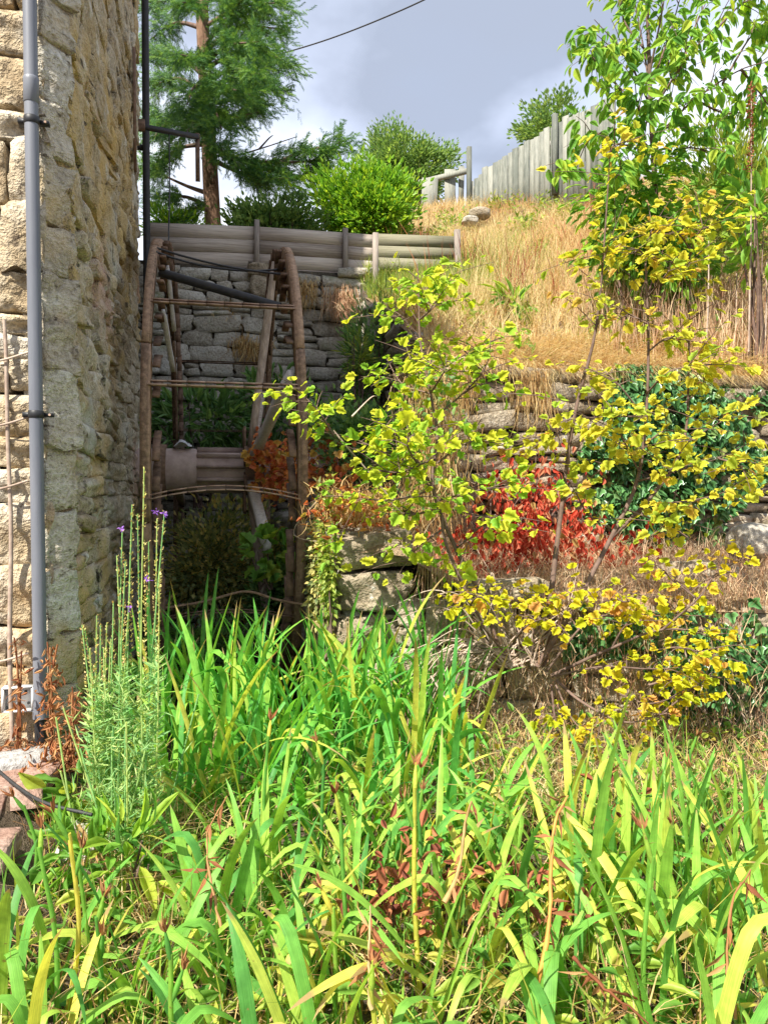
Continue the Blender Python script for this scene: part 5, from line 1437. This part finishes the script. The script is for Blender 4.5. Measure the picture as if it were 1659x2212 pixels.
shrub('yellowing_shrub', 'tall olive-yellow shrub with thin upright stems in front of the ivy',
      [[(1160, 1440, 4.05), (1240, 1310, 4.05), (1320, 1160, 4.1), (1375, 1040, z), (1395, 900, z), (1400, 720, z), (1394, 560, z), (1412, 478, z)],
       [(1175, 1440, 4.1), (1195, 1240, 4.15), (1215, 1080, 4.2), (1240, 900, 4.2), (1285, 720, 4.2), (1302, 560, 4.2), (1318, 318, 4.2)],
       [(1320, 1160, 4.1), (1400, 1080, 4.2), (1475, 960, 4.25), (1487, 760, 4.25), (1490, 520, 4.25)]],
      [[(1375, 1040, z), (1450, 1020, 4.1), (1550, 990, 4.1), (1640, 945, 4.1)], [(1400, 1090, z), (1500, 1080, 4), (1610, 1050, 4)], [(1390, 900, z), (1335, 830, 4), (1300, 800, 4)], [(1395, 850, z), (1450, 800, 4), (1525, 792, 4)],
       [(1240, 900, 4.2), (1200, 940, 4.1), (1150, 960, 4.1)], [(1215, 1080, 4.2), (1290, 1020, 4.1), (1335, 975, 4.1)], [(1330, 1150, z), (1270, 1110, 4), (1240, 1060, 4)], [(1350, 1100, z), (1430, 1130, 4), (1490, 1165, 4)],
       [(1398, 700, z), (1360, 680, 4.1), (1340, 690, 4.1)], [(1400, 640, z), (1440, 590, 4.1), (1445, 575, 4.1)], [(1396, 560, z), (1380, 540, 4.1), (1370, 545, 4.1)], [(1475, 960, z), (1540, 920, 4.2), (1580, 900, 4.2)],
       [(1398, 760, z), (1440, 730, 4.1), (1470, 740, 4.1)], [(1395, 900, z), (1350, 900, 4.0), (1300, 900, 4)], [(1480, 870, z), (1510, 840, 4.2), (1530, 800, 4.2)], [(1240, 980, 4.2), (1270, 940, 4.1), (1300, 930, 4.1)],
       [(1390, 960, z), (1440, 930, 4), (1500, 950, 4)], [(1550, 990, 4.1), (1600, 1010, 4.1), (1650, 1070, 4.1)], [(1380, 1020, z), (1350, 960, 4), (1330, 920, 4)], [(1300, 570, 4.2), (1310, 540, 4.2), (1320, 500, 4.2)], [(1487, 560, 4.25), (1510, 500, 4.2), (1540, 490, 4.2)], [(1490, 540, 4.25), (1470, 510, 4.2), (1460, 500, 4.2)], [(1488, 600, 4.25), (1475, 580, 4.2), (1470, 570, 4.2)], [(1316, 340, 4.2), (1325, 315, 4.2), (1345, 312, 4.2)]],
      M['yellow_leaf'], .054, 21, z, extra_n=7, extra_len=(.12, .40))
z = 3.8
shrub('low_shrub', 'low golden-leaved branches trailing over the terrace wall',
      [[(1180, 1450, 3.95), (1250, 1360, 3.8), (1330, 1290, 3.8)], [(1190, 1460, 3.95), (1320, 1400, 3.8), (1430, 1360, 3.75), (1560, 1370, 3.75)], [(1200, 1470, 3.95), (1262, 1520, 3.75), (1350, 1560, 3.7), (1440, 1540, 3.7)]],
      [[(1090, 1410, 3.95), (1010, 1320, 3.8), (955, 1285, 3.8)], [(1150, 1420, 3.95), (1150, 1310, 3.9), (1115, 1270, 3.9)], [(1430, 1360, 3.75), (1510, 1290, 3.8), (1545, 1240, 3.9), (1620, 1200, 4)], [(1200, 1460, 3.9), (1300, 1440, 3.8), (1400, 1445, 3.7), (1500, 1440, 3.7)],
       [(1190, 1480, 3.9), (1200, 1560, 3.8), (1222, 1625, 3.75)], [(1300, 1330, 3.8), (1400, 1330, 3.8), (1530, 1330, 3.8)], [(1340, 1500, 3.7), (1400, 1520, 3.7), (1475, 1500, 3.7)], [(1250, 1360, 3.8), (1210, 1310, 3.9), (1180, 1290, 3.9)],
       [(1320, 1400, 3.8), (1350, 1350, 3.8), (1380, 1330, 3.8)], [(1430, 1540, 3.7), (1480, 1500, 3.7), (1540, 1450, 3.7)], [(1200, 1480, 3.9), (1240, 1560, 3.75), (1300, 1600, 3.7)], [(1100, 1400, 3.9), (1140, 1350, 3.8), (1200, 1330, 3.8)],
       [(1440, 1400, 3.75), (1480, 1400, 3.7), (1540, 1420, 3.7)], [(1400, 1480, 3.7), (1440, 1470, 3.7), (1490, 1470, 3.7)], [(1010, 1320, 3.8), (1030, 1290, 3.8), (1070, 1300, 3.8)], [(1500, 1290, 3.8), (1450, 1250, 3.9), (1430, 1230, 3.9)], [(1330, 1290, 3.8), (1350, 1300, 3.8), (1410, 1290, 3.8)]],
      M['gold_leaf'], .046, 24, z, extra_n=7, extra_len=(.08, .26))

# dry tangle on the terrace and fallen leaves
rg = np.random.default_rng(707)
def terr(n, s0, s1, d0, d1):
    s = rg.uniform(s0, s1, n); d = rg.uniform(d0, d1, n)
    X = TA[0] + TD[0] * s - TN[0] * d; Y = TA[1] + TD[1] * s - TN[1] * d
    ok = (Y < UY - .05) & (X > RX + .05)
    X, Y = X[ok], Y[ok]
    return np.stack([X, Y, terrace_z(X, Y)], 1)
mb = MB(); O = terr(15000, .35, 5, 0, 2.3); n = len(O)
mb.add(*blades(O, rg.uniform(.05, .30, n) * rg.choice([.4, 1], n), rg.uniform(.003, .006, n), rg.uniform(.1, 1.8, n), rg))
O = terr(3600, .45, 4.5, -.04, .10); n = len(O)
dd = np.repeat(np.array([[TN[0], TN[1], 0]]), n, 0) + rg.normal(0, .4, (n, 3)) * np.array((1, 1, 0))
v, f, t = blades(O, rg.uniform(-.5, .12, n), rg.uniform(.003, .006, n), rg.uniform(-.6, .6, n), rg); mb.add(v, f, t)
n = 2600; O = np.stack([twall(a, b, .06) for a, b in zip(rg.uniform(880, 1680, n), rg.normal(1520, 90, n))]); O = O + np.array([[TN[0], TN[1], 0]]) * rg.uniform(0, .2, (n, 1)); O[:, 2] = np.maximum(O[:, 2], H - 1.28)
mb.add(*blades(O, rg.uniform(-.12, .22, n), rg.uniform(.003, .006, n), rg.uniform(-1.5, 1.5, n), rg))
o = mb.build('dry_stems', M['straw_red'], kind='stuff', tint=True); tag(o, 'tangle of pinkish dry stems across the terrace', 'dry stems')

# ------------------------------------------------------------------ irises
rg = np.random.default_rng(808)
def iris_blade(name, mat, seed, L=1.0):
    r = np.random.default_rng(seed)
    n = 17
    s = np.linspace(0, 1, n)
    kind = seed % 5
    bend = {0: r.uniform(.1, .4), 1: r.uniform(.6, 1.2), 2: r.uniform(1.4, 2.3), 3: r.uniform(.25, .7), 4: r.uniform(1.2, 2.8)}[kind]
    phi = bend * s ** r.uniform(1.4, 2.6)
    if kind in (2, 4) and r.random() < .6:
        k = r.uniform(.5, .75); phi = phi * .5 + r.uniform(.8, 1.7) * sstep(k - .08, k + .08, s)
    ds = 1 / (n - 1)
    x = np.concatenate([[0], np.cumsum(np.sin(phi[:-1])) * ds]); z = np.concatenate([[0], np.cumsum(np.cos(phi[:-1])) * ds])
    w = .02 * np.where(s < .12, .7 + 2.5 * s, 1) * np.clip((1 - s) / .30, 0, 1) ** .62
    w[-1] = .0005
    tw = r.normal(0, .5) * s
    V = []
    for i in range(n):
        nx, nz = -math.cos(phi[i]), math.sin(phi[i])
        cy, sy = math.cos(tw[i]), math.sin(tw[i])
        side = np.array((nx * sy, cy, nz * sy)); nor = np.array((nx * cy, -sy, nz * cy))
        c = np.array((x[i], 0, z[i]))
        V += [c - side * w[i], c + nor * w[i] * .2, c + side * w[i]]
    F = [(3 * i + a, 3 * i + a + 1, 3 * i + a + 4, 3 * i + a + 3) for i in range(n - 1) for a in (0, 1)]
    return make_mesh(name, np.array(V), [np.array(F)], mat, True, {'along': np.repeat(s, 3)})


IB = [iris_blade('iris_leaf', M['iris'], 900 + i) for i in range(22)]
IF = [iris_blade('iris_leaf', M['iris_front'], 900 + i) for i in range(24)]


def iris(px, z, hgt, nl, ms, label, group, spread=.55, wide=1.0, upright=False):
    g = PG(px, z, 0); g[2] = float(bed_z(g[:1], g[1:2])[0]) - .01
    o = thing('iris_plant', g, label, 'iris', group)
    faz = rg.uniform(0, np.pi)
    for k in range(nl):
        t = (k + .5) / nl * 2 - 1
        az = faz + (0 if t > 0 else np.pi) + rg.normal(0, .35)
        lean = abs(t) * spread * rg.uniform(.4, 1.2) + abs(rg.normal(0, .05))
        pos = Vector((g[0] + math.cos(az) * .045 * abs(t) + rg.normal(0, .02), g[1] + math.sin(az) * .045 * abs(t) + rg.normal(0, .02), g[2]))
        L = hgt * rg.uniform(.68, 1.12)
        idx = rg.integers(len(ms))
        if not upright and (900 + idx) % 5 in (0, 3) and rg.random() < .7: idx = int(rg.choice([i for i in range(len(ms)) if (900 + i) % 5 in (1, 2, 4)]))
        if upright and rg.random() < .6: idx = int(rg.choice([i for i in range(len(ms)) if (900 + i) % 5 in (0, 1, 3)]))
        m4 = Matrix.Translation(pos) @ Matrix.Rotation(az, 4, 'Z') @ Matrix.Rotation(lean, 4, 'Y') @ Matrix.Rotation(rg.normal(0, .25), 4, 'Z') @ Matrix.Diagonal((L, wide * rg.uniform(.36, .78), L, 1))
        obj('leaf', ms[idx], o, m4)
    return o


ORD = ['first', 'second', 'third', 'fourth', 'fifth', 'sixth', 'seventh', 'eighth', 'ninth', 'tenth', 'eleventh', 'twelfth', 'thirteenth', 'fourteenth', 'fifteenth', 'sixteenth', 'seventeenth', 'eighteenth', 'nineteenth', 'twentieth', 'twenty-first', 'twenty-second']


def iris_row(n, px0, px1, z0, z1, hgt, nl, ms, label, group, **kw):
    """A loose row of clumps from left to right; label gets the place in the row."""
    step = (px1 - px0) / n
    for i in range(n):
        px = px0 + (i + .5) * step + rg.normal(0, step * .25); z = rg.uniform(z0, z1)
        iris(px, z, rg.uniform(*hgt), int(rg.integers(*nl)), ms, label % ORD[i], group, **kw)


G1 = 'irises in the back bed'
iris_row(13, 330, 960, 3.85, 4.25, (.66, .9), (9, 12), IB, 'bright green iris in the rear row of the back bed, %s from the mill', G1, spread=.5, upright=True)
iris_row(14, 300, 1000, 3.45, 3.8, (.66, .88), (9, 12), IB, 'bright green iris in the middle row of the back bed, %s from the mill', G1, spread=.55, upright=True)
iris_row(13, 300, 1010, 3.1, 3.4, (.64, .84), (9, 12), IB, 'bright green iris in the front row of the back bed, %s from the mill', G1, spread=.65)
G2 = 'irises in the middle of the bed'
iris_row(12, 380, 1100, 2.75, 3.0, (.46, .68), (7, 9), IB, 'loose iris among weeds in the middle of the bed, rear row, %s from the left', G2, spread=.8)
iris_row(11, 420, 1150, 2.4, 2.65, (.42, .62), (6, 9), IF, 'loose iris among weeds in the middle of the bed, front row, %s from the left', G2, spread=.9)
G3 = 'irises across the foreground'
iris_row(14, 420, 1720, 2.0, 2.25, (.42, .66), (6, 9), IF, 'coarse arching iris in the upper row of the foreground, %s from the left', G3, spread=1.0, wide=1.1)
iris_row(14, -80, 1740, 1.7, 1.92, (.42, .64), (6, 9), IF, 'coarse arching iris in the middle row of the foreground, %s from the left', G3, spread=1.0, wide=1.1)
iris_row(12, -100, 1760, 1.45, 1.62, (.38, .54), (6, 9), IF, 'coarse arching iris in the lowest row of the foreground, %s from the left', G3, spread=1.0, wide=1.1)
G4 = 'irises at the right under the terrace wall'
iris_row(8, 1200, 1720, 2.35, 2.7, (.5, .66), (6, 8), IF, 'upright iris under the terrace wall at the right, rear row, %s from the left', G4, spread=.45, upright=True)
iris_row(8, 1180, 1720, 1.95, 2.3, (.52, .68), (6, 8), IF, 'upright iris under the terrace wall at the right, front row, %s from the left', G4, spread=.45, upright=True)

# spent iris flower stalks
def stalk(px, z, ytop, lean, label):
    g = PG(px, z, 0); g[2] = float(bed_z(g[:1], g[1:2])[0]); t = P(px + lean, ytop, z)
    o = thing('iris_stalk', g, label, 'stalk', 'spent iris flower stalks')
    q = spline([g, (g + t) / 2 + np.array((rg.normal(0, .015), 0, 0)), t], 10)
    mb = MB(); mb.tube(q, np.linspace(.007, .005, 10), 6, tint=.45); mb.build('stem', M['iris_front'], o, smooth=True, tint=True)
    up = nrm(q[-1] - q[-2])
    for k in range(int(rg.integers(1, 3))):
        p = q[-1] - up * (.02 + .09 * k); d = nrm(up + rand_dirs(1, rg)[0] * .35)
        mb = MB(); L = rg.uniform(.06, .1); mb.tube(spline([p, p + d * L * .5, p + d * L], 6), [.003, .006, .0065, .0055, .0035, .0015], 6, tint=.9); mb.build('pod', M['iris_front'], o, smooth=True, tint=True)
        n = 9; O = np.repeat((p + d * L * .85)[None], n, 0); leaf_object('withered_petals', SLIM, M['dead_leaf'], o, O, nrm(d + rand_dirs(n, rg) * .5), rand_dirs(n, rg), rg.uniform(.03, .055, n), rg)
SL = sorted(((110, 1.75, 1830, -25), (130, 1.8, 1800, 20), (190, 2.0, 1860, -20), (205, 1.8, 1980, 4), (380, 1.6, 2060, -10), (60, 2.3, 1740, -8), (720, 1.8, 1960, 0), (755, 2.0, 1760, -20), (910, 1.9, 1700, -14), (905, 2.2, 1680, -6), (1300, 2.3, 1700, 0), (1440, 2.3, 1690, 0), (1455, 2.1, 1800, -8), (1520, 2.6, 1690, -16), (1625, 2.4, 1780, -4), (800, 1.6, 2130, 0), (700, 2.4, 1640, 0), (580, 2.6, 1590, 0), (1490, 2.9, 1620, 0), (1400, 1.8, 1850, 10)))
for i, (px, z, yt, ln) in enumerate(SL):
    stalk(px, z, yt, ln, 'green spent iris stalk with withered brown tip, %s from the left' % ORD[i])
# dead stems
for i, (pts, r, mat, lab) in enumerate((([(1150, 2170, 1.7), (1185, 2010, 1.75), (1188, 1900, 1.8), (1200, 1770, 1.85), (1225, 1720, 1.9)], .007, 'orange_stem', 'bright orange dead stem standing in the right foreground'),
                                  ([(960, 1950, 1.9), (990, 1880, 1.95), (1005, 1780, 2.0), (1018, 1730, 2.0)], .007, 'straw', 'pale straw stem with tattered leaves in the centre foreground'),
                                  ([(480, 2010, 1.9), (455, 1900, 1.95), (450, 1800, 2.0), (490, 1720, 2.0)], .004, 'dead_leaf', 'dark brown dead stem left of centre in the foreground'),
                                  ([(1590, 2200, 1.6), (1570, 2080, 1.65), (1580, 1950, 1.7), (1620, 1880, 1.7)], .004, 'dead_leaf', 'dark forked dead stem at the right of the foreground'),
                                  ([(1240, 2070, 1.7), (1300, 2130, 1.6), (1400, 2210, 1.5)], .005, 'dead_leaf', 'brown dead stem lying across the lower right'),
                                  ([(170, 1780, 2.4), (220, 1850, 2.4), (255, 1920, 2.35)], .006, 'straw', 'pale dry stem lying by the half-buried stone'),
                                  ([(800, 2180, 1.6), (798, 2080, 1.62), (800, 1960, 1.65)], .005, 'straw', 'thin upright straw stem at the bottom centre'))):
    q = spline([P(*p) for p in pts], 16); q += rg.normal(0, .0012, q.shape)
    o = thing('withered_reed', q[0], lab, 'reed', 'dead stalks in the foreground')
    mb = MB(); mb.tube(q, np.linspace(r, r * .4, 16) * rg.uniform(.7, 1.2, 16), 6, tint=.6); mb.build('stalk', M[mat], o, tint=True)
    n = 16; k = rg.integers(3, 16, n)
    leaf_object('shrivelled_leaves', SLIM, M['dead_leaf'], o, q[k], nrm(rand_dirs(n, rg) + np.array((0, 0, -.7))), rand_dirs(n, rg), rg.uniform(.03, .08, n), rg)

# ------------------------------------------------------------------ ground cover in the bed
rg = np.random.default_rng(909)
def bed_pts(n, px0, px1, z0, z1):
    z = rg.uniform(z0, z1, n); px = rg.uniform(px0, px1, n)
    p = np.stack([PG(a, b, 0) for a, b in zip(px, z)]); p[:, 2] = bed_z(p[:, 0], p[:, 1])
    return p[p[:, 0] > FX + .06]
O = np.vstack([bed_pts(1700, -80, 1750, 1.5, 3.3)]); n = len(O)
O[:, 2] += rg.uniform(.02, .26, n) * rg.random(n)
d = nrm(rand_dirs(n, rg) * np.array((1, 1, .4)) + np.array((0, 0, .25)))
v, f, t = batch(OVATE[0], OVATE[1], O, frames(d, nrm(np.array((0, 0, 1)) + rand_dirs(n, rg) * .5)), rg.uniform(.04, .095, n), rg.random(n))
o = wmesh('ground_weeds', v, [f], M['weed_leaf'], attrs={'tint': t}, kind='stuff'); tag(o, 'low broad-leaved weeds covering the ground between the irises', 'weeds')
mb = MB(); O = bed_pts(4500, -80, 1750, 1.5, 3.4); n = len(O); O[:, 2] += rg.uniform(0, .05, n)
mb.add(*blades(O, rg.uniform(.03, .30, n) * rg.choice([.3, 1], n), rg.uniform(.003, .007, n), rg.uniform(.1, 2.0, n), rg))
o = mb.build('dry_litter', M['straw'], kind='stuff', tint=True); tag(o, 'dry grass litter on the soil of the bed', 'litter')
mb = MB(); O = bed_pts(1100, -80, 1750, 1.5, 3.6); n = len(O)
mb.add(*blades(O, rg.uniform(.12, .42, n), rg.uniform(.004, .010, n), rg.uniform(.05, .9, n), rg))
o = mb.build('fine_grass', M['weed_leaf'], kind='stuff', tint=True); tag(o, 'fine green grass growing among the irises', 'grass')
mb = MB(); O = np.vstack([bed_pts(1900, 980, 1720, 2.9, 4.05), bed_pts(900, 150, 420, 2.2, 3.0)]); n = len(O)
mb.add(*blades(O, rg.uniform(.03, .26, n), rg.uniform(.003, .007, n), rg.uniform(.2, 2.0, n), rg))
o = mb.build('dry_litter', M['bank_straw'], kind='stuff', tint=True); tag(o, 'pale dry grass along the foot of the terrace wall', 'litter')
O = bed_pts(700, 980, 1720, 2.7, 4.0); n = len(O); O[:, 2] += rg.uniform(.02, .16, n)
v, f, t = batch(OVATE[0], OVATE[1], O, frames(nrm(rand_dirs(n, rg) + np.array((0, 0, .4))), nrm(np.array((0, 0, 1)) + rand_dirs(n, rg) * .5)), rg.uniform(.03, .07, n), rg.random(n))
o = wmesh('wall_foot_weeds', v, [f], M['weed_leaf'], attrs={'tint': t}, kind='stuff'); tag(o, 'small green weeds along the foot of the terrace wall', 'weeds')
for (px, py, z, sx, n, lab) in ((850, 1950, 2.05, .08, 110, 'clump of dried rust-brown leaves in the centre foreground'), (935, 1850, 2.2, .05, 26, 'small rust-brown leaf clump just above the larger one'), (1060, 1960, 2.1, .11, 90, 'rust-brown dead leaves right of the centre clump'), (1210, 1990, 2.0, .06, 26, 'dead brown leaves beside the orange stem'), (1350, 1820, 2.4, .08, 24, 'few dead brown leaves under the terrace wall')):
    c = PG(px, z, 0); c[2] = P(px, py, z)[2]
    g = float(bed_z(c[:1], c[1:2])[0])
    o = thing('dead_leaf_clump', (c[0], c[1], g), lab, 'dead leaves', 'dead leaf clumps among the irises')
    O = c + rg.normal(0, 1, (n, 3)) * np.array((sx, .08, .09)); O[:, 2] = np.maximum(O[:, 2], g + .02)
    leaf_object('leaves', OVATE, M['brown_leaf'], o, O, nrm(rand_dirs(n, rg) + np.array((0, 0, -.4))), rand_dirs(n, rg), rg.uniform(.025, .055, n), rg)
    mb = MB(); mb.tube([(c[0], c[1], g), c], .004, 5); mb.build('stem', M['twig'], o)

# ------------------------------------------------------------------ toadflax and plants by the mill
rg = np.random.default_rng(1010)
def toad_stem(o, b, t, head):
    q = spline([b, (b + t) / 2 + np.array((rg.normal(0, .012), rg.normal(0, .012), 0)), t], 16)
    mb = MB(); mb.tube(q, np.linspace(.004, .002, 16), 5)
    st = mb.build('stem', M['toad_green'], o)
    L = np.linalg.norm(t - b); n = int(L * 150)
    p, tg = along([b, (b + t) / 2, t], n, rg, .06); f = (p[:, 2] - b[2]) / (t[2] - b[2])
    k = f < (1 - head)
    m = int(k.sum())
    if m:
        d = nrm(nrm(np.cross(tg[k], rand_dirs(m, rg))) + tg[k] * .6)
        leaf_object('narrow_leaves', SLIM, M['toad_green'], st, p[k], d, rand_dirs(m, rg), rg.uniform(.03, .06, m), rg)
    n = int(L * head * 170) + 6; p, tg = along([b + (t - b) * (1 - head), t], n, rg, 0.02)
    d = nrm(nrm(np.cross(tg, rand_dirs(n, rg))) + tg * .9)
    leaf_object('seed_pods', KITE, M['toad_seed'], st, p, d, rand_dirs(n, rg), rg.uniform(.008, .013, n), rg)


def toadflax(px, z, tops, label, flowers=()):
    g = PG(px, z, 0); g[2] = float(bed_z(g[:1], g[1:2])[0])
    o = thing('toadflax_plant', g, label, 'toadflax', 'toadflax by the mill corner')
    for (a, b, h) in tops:
        zz = z + rg.normal(0, .06)
        toad_stem(o, g + np.array((rg.normal(0, .03), rg.normal(0, .03), 0)), P(a, b, zz), h)
    for (a, b) in flowers:
        c = P(a, b, z - .03); n = 9
        leaf_object('flower', KITE, M['purple'], o, c + rg.normal(0, .004, (n, 3)), nrm(rand_dirs(n, rg) + np.array((0, -.3, .3))), rand_dirs(n, rg), rg.uniform(.010, .016, n), rg)


toadflax(300, 2.62, [(312, 1012, .5), (298, 1110, .45), (340, 1120, .4), (356, 1105, .35), (322, 1170, .4), (286, 1090, .45), (345, 1240, .3)], 'tallest purple toadflax in front of the mill corner', [(336, 1105), (353, 1110), (318, 1250)])
toadflax(262, 2.58, [(265, 1145, .4), (253, 1200, .35), (272, 1210, .35), (246, 1300, .3), (282, 1260, .3)], 'shorter toadflax just left of the tallest one', [(264, 1143), (280, 1315)])
toadflax(215, 2.62, [(178, 1350, .3), (184, 1360, .3), (210, 1330, .25), (218, 1350, .25), (232, 1345, .25), (195, 1400, .2), (225, 1400, .2), (240, 1380, .2), (205, 1440, .15)], 'small green toadflax nearest the drain pipe')
n = 1300; p = np.stack([PG(rg.normal(252, 42), 2.6 + rg.normal(0, .10), H - 1.26 + rg.random() ** 1.4 * .62) for _ in range(n)])
base = PG(250, 2.6, H - 1.28); o = thing('toadflax_foliage', base, 'bushy fine grey-green foliage at the foot of the toadflax', 'foliage')
leaf_object('foliage', SLIM, M['toad_green'], o, p, nrm(rand_dirs(n, rg) + np.array((0, 0, .8))), rand_dirs(n, rg), np.stack([rg.uniform(.018, .03, n), rg.uniform(.035, .06, n), rg.uniform(.03, .05, n)], 1), rg)
for i in range(16):
    a = base + np.array((rg.normal(0, .06), rg.normal(0, .06), 0)); b = a + np.array((rg.normal(0, .06), rg.normal(0, .05), rg.uniform(.35, .6)))
    mb = MB(); mb.tube([a, (a + b) / 2, b], .003, 4); mb.build('stem', M['toad_green'], o)
bush('corner_weed', PG(185, 2.75, H - 1.05), (.13, .12, .12), 90, OVATE, .09, M['weed_leaf'], rg, 'yellow-green leafy weed spilling by the pavers', 'weed', up=.1, nclump=12, cl=.3, stems=6, limit=90, key='ovate', base=H - 1.2)
bush('corner_weed', PG(245, 2.35, H - 1.12), (.16, .12, .10), 80, LANCE, .12, M['sapling_leaf'], rg, 'dark green leafy weed at the foot of the toadflax', 'weed', up=.1, nclump=10, cl=.3, stems=6, limit=80, key='lance', base=H - 1.24)
for (px, z, y0, y1, sx, n, lab) in ((112, 3.08, 1400, 1600, .02, 150, 'orange-brown dead plant standing against the drain pipe'), (42, 3.1, 1380, 1620, .012, 60, 'thin dead brown plant in front of the white wall box'), (135, 3.02, 1600, 1720, .05, 300, 'heap of dead orange-brown leaves at the foot of the drain pipe'), (62, 3.1, 1600, 1630, .08, 120, 'dead leaves strewn along the foot of the stone front'), (160, 3.0, 1500, 1640, .05, 160, 'reddish dead stems at the corner of the mill')):
    g = PG(px, z, H - 1.1); o = thing('dead_plant', g, lab, 'dead plant', 'dead plants at the foot of the mill')
    O = np.stack([P(px, rg.uniform(y0, y1), z) for _ in range(n)]) + rg.normal(0, 1, (n, 3)) * np.array((sx, .04, .01)); O[:, 2] = np.maximum(O[:, 2], H - 1.04)
    leaf_object('dead_leaves', LANCE, M['dead_leaf'], o, O, nrm(rand_dirs(n, rg) + np.array((0, 0, -.8))), rand_dirs(n, rg), rg.uniform(.02, .05, n), rg)
    for k in range(4):
        mb = MB(); mb.tube(spline([g + np.array((rg.normal(0, sx), 0, 0)), P(px + rg.normal(0, 4), (y0 + y1) / 2, z), P(px + rg.normal(0, 8), y0 + rg.uniform(-20, 30), z)], 8), .003, 4); mb.build('stem', M['dead_leaf'], o)
#END
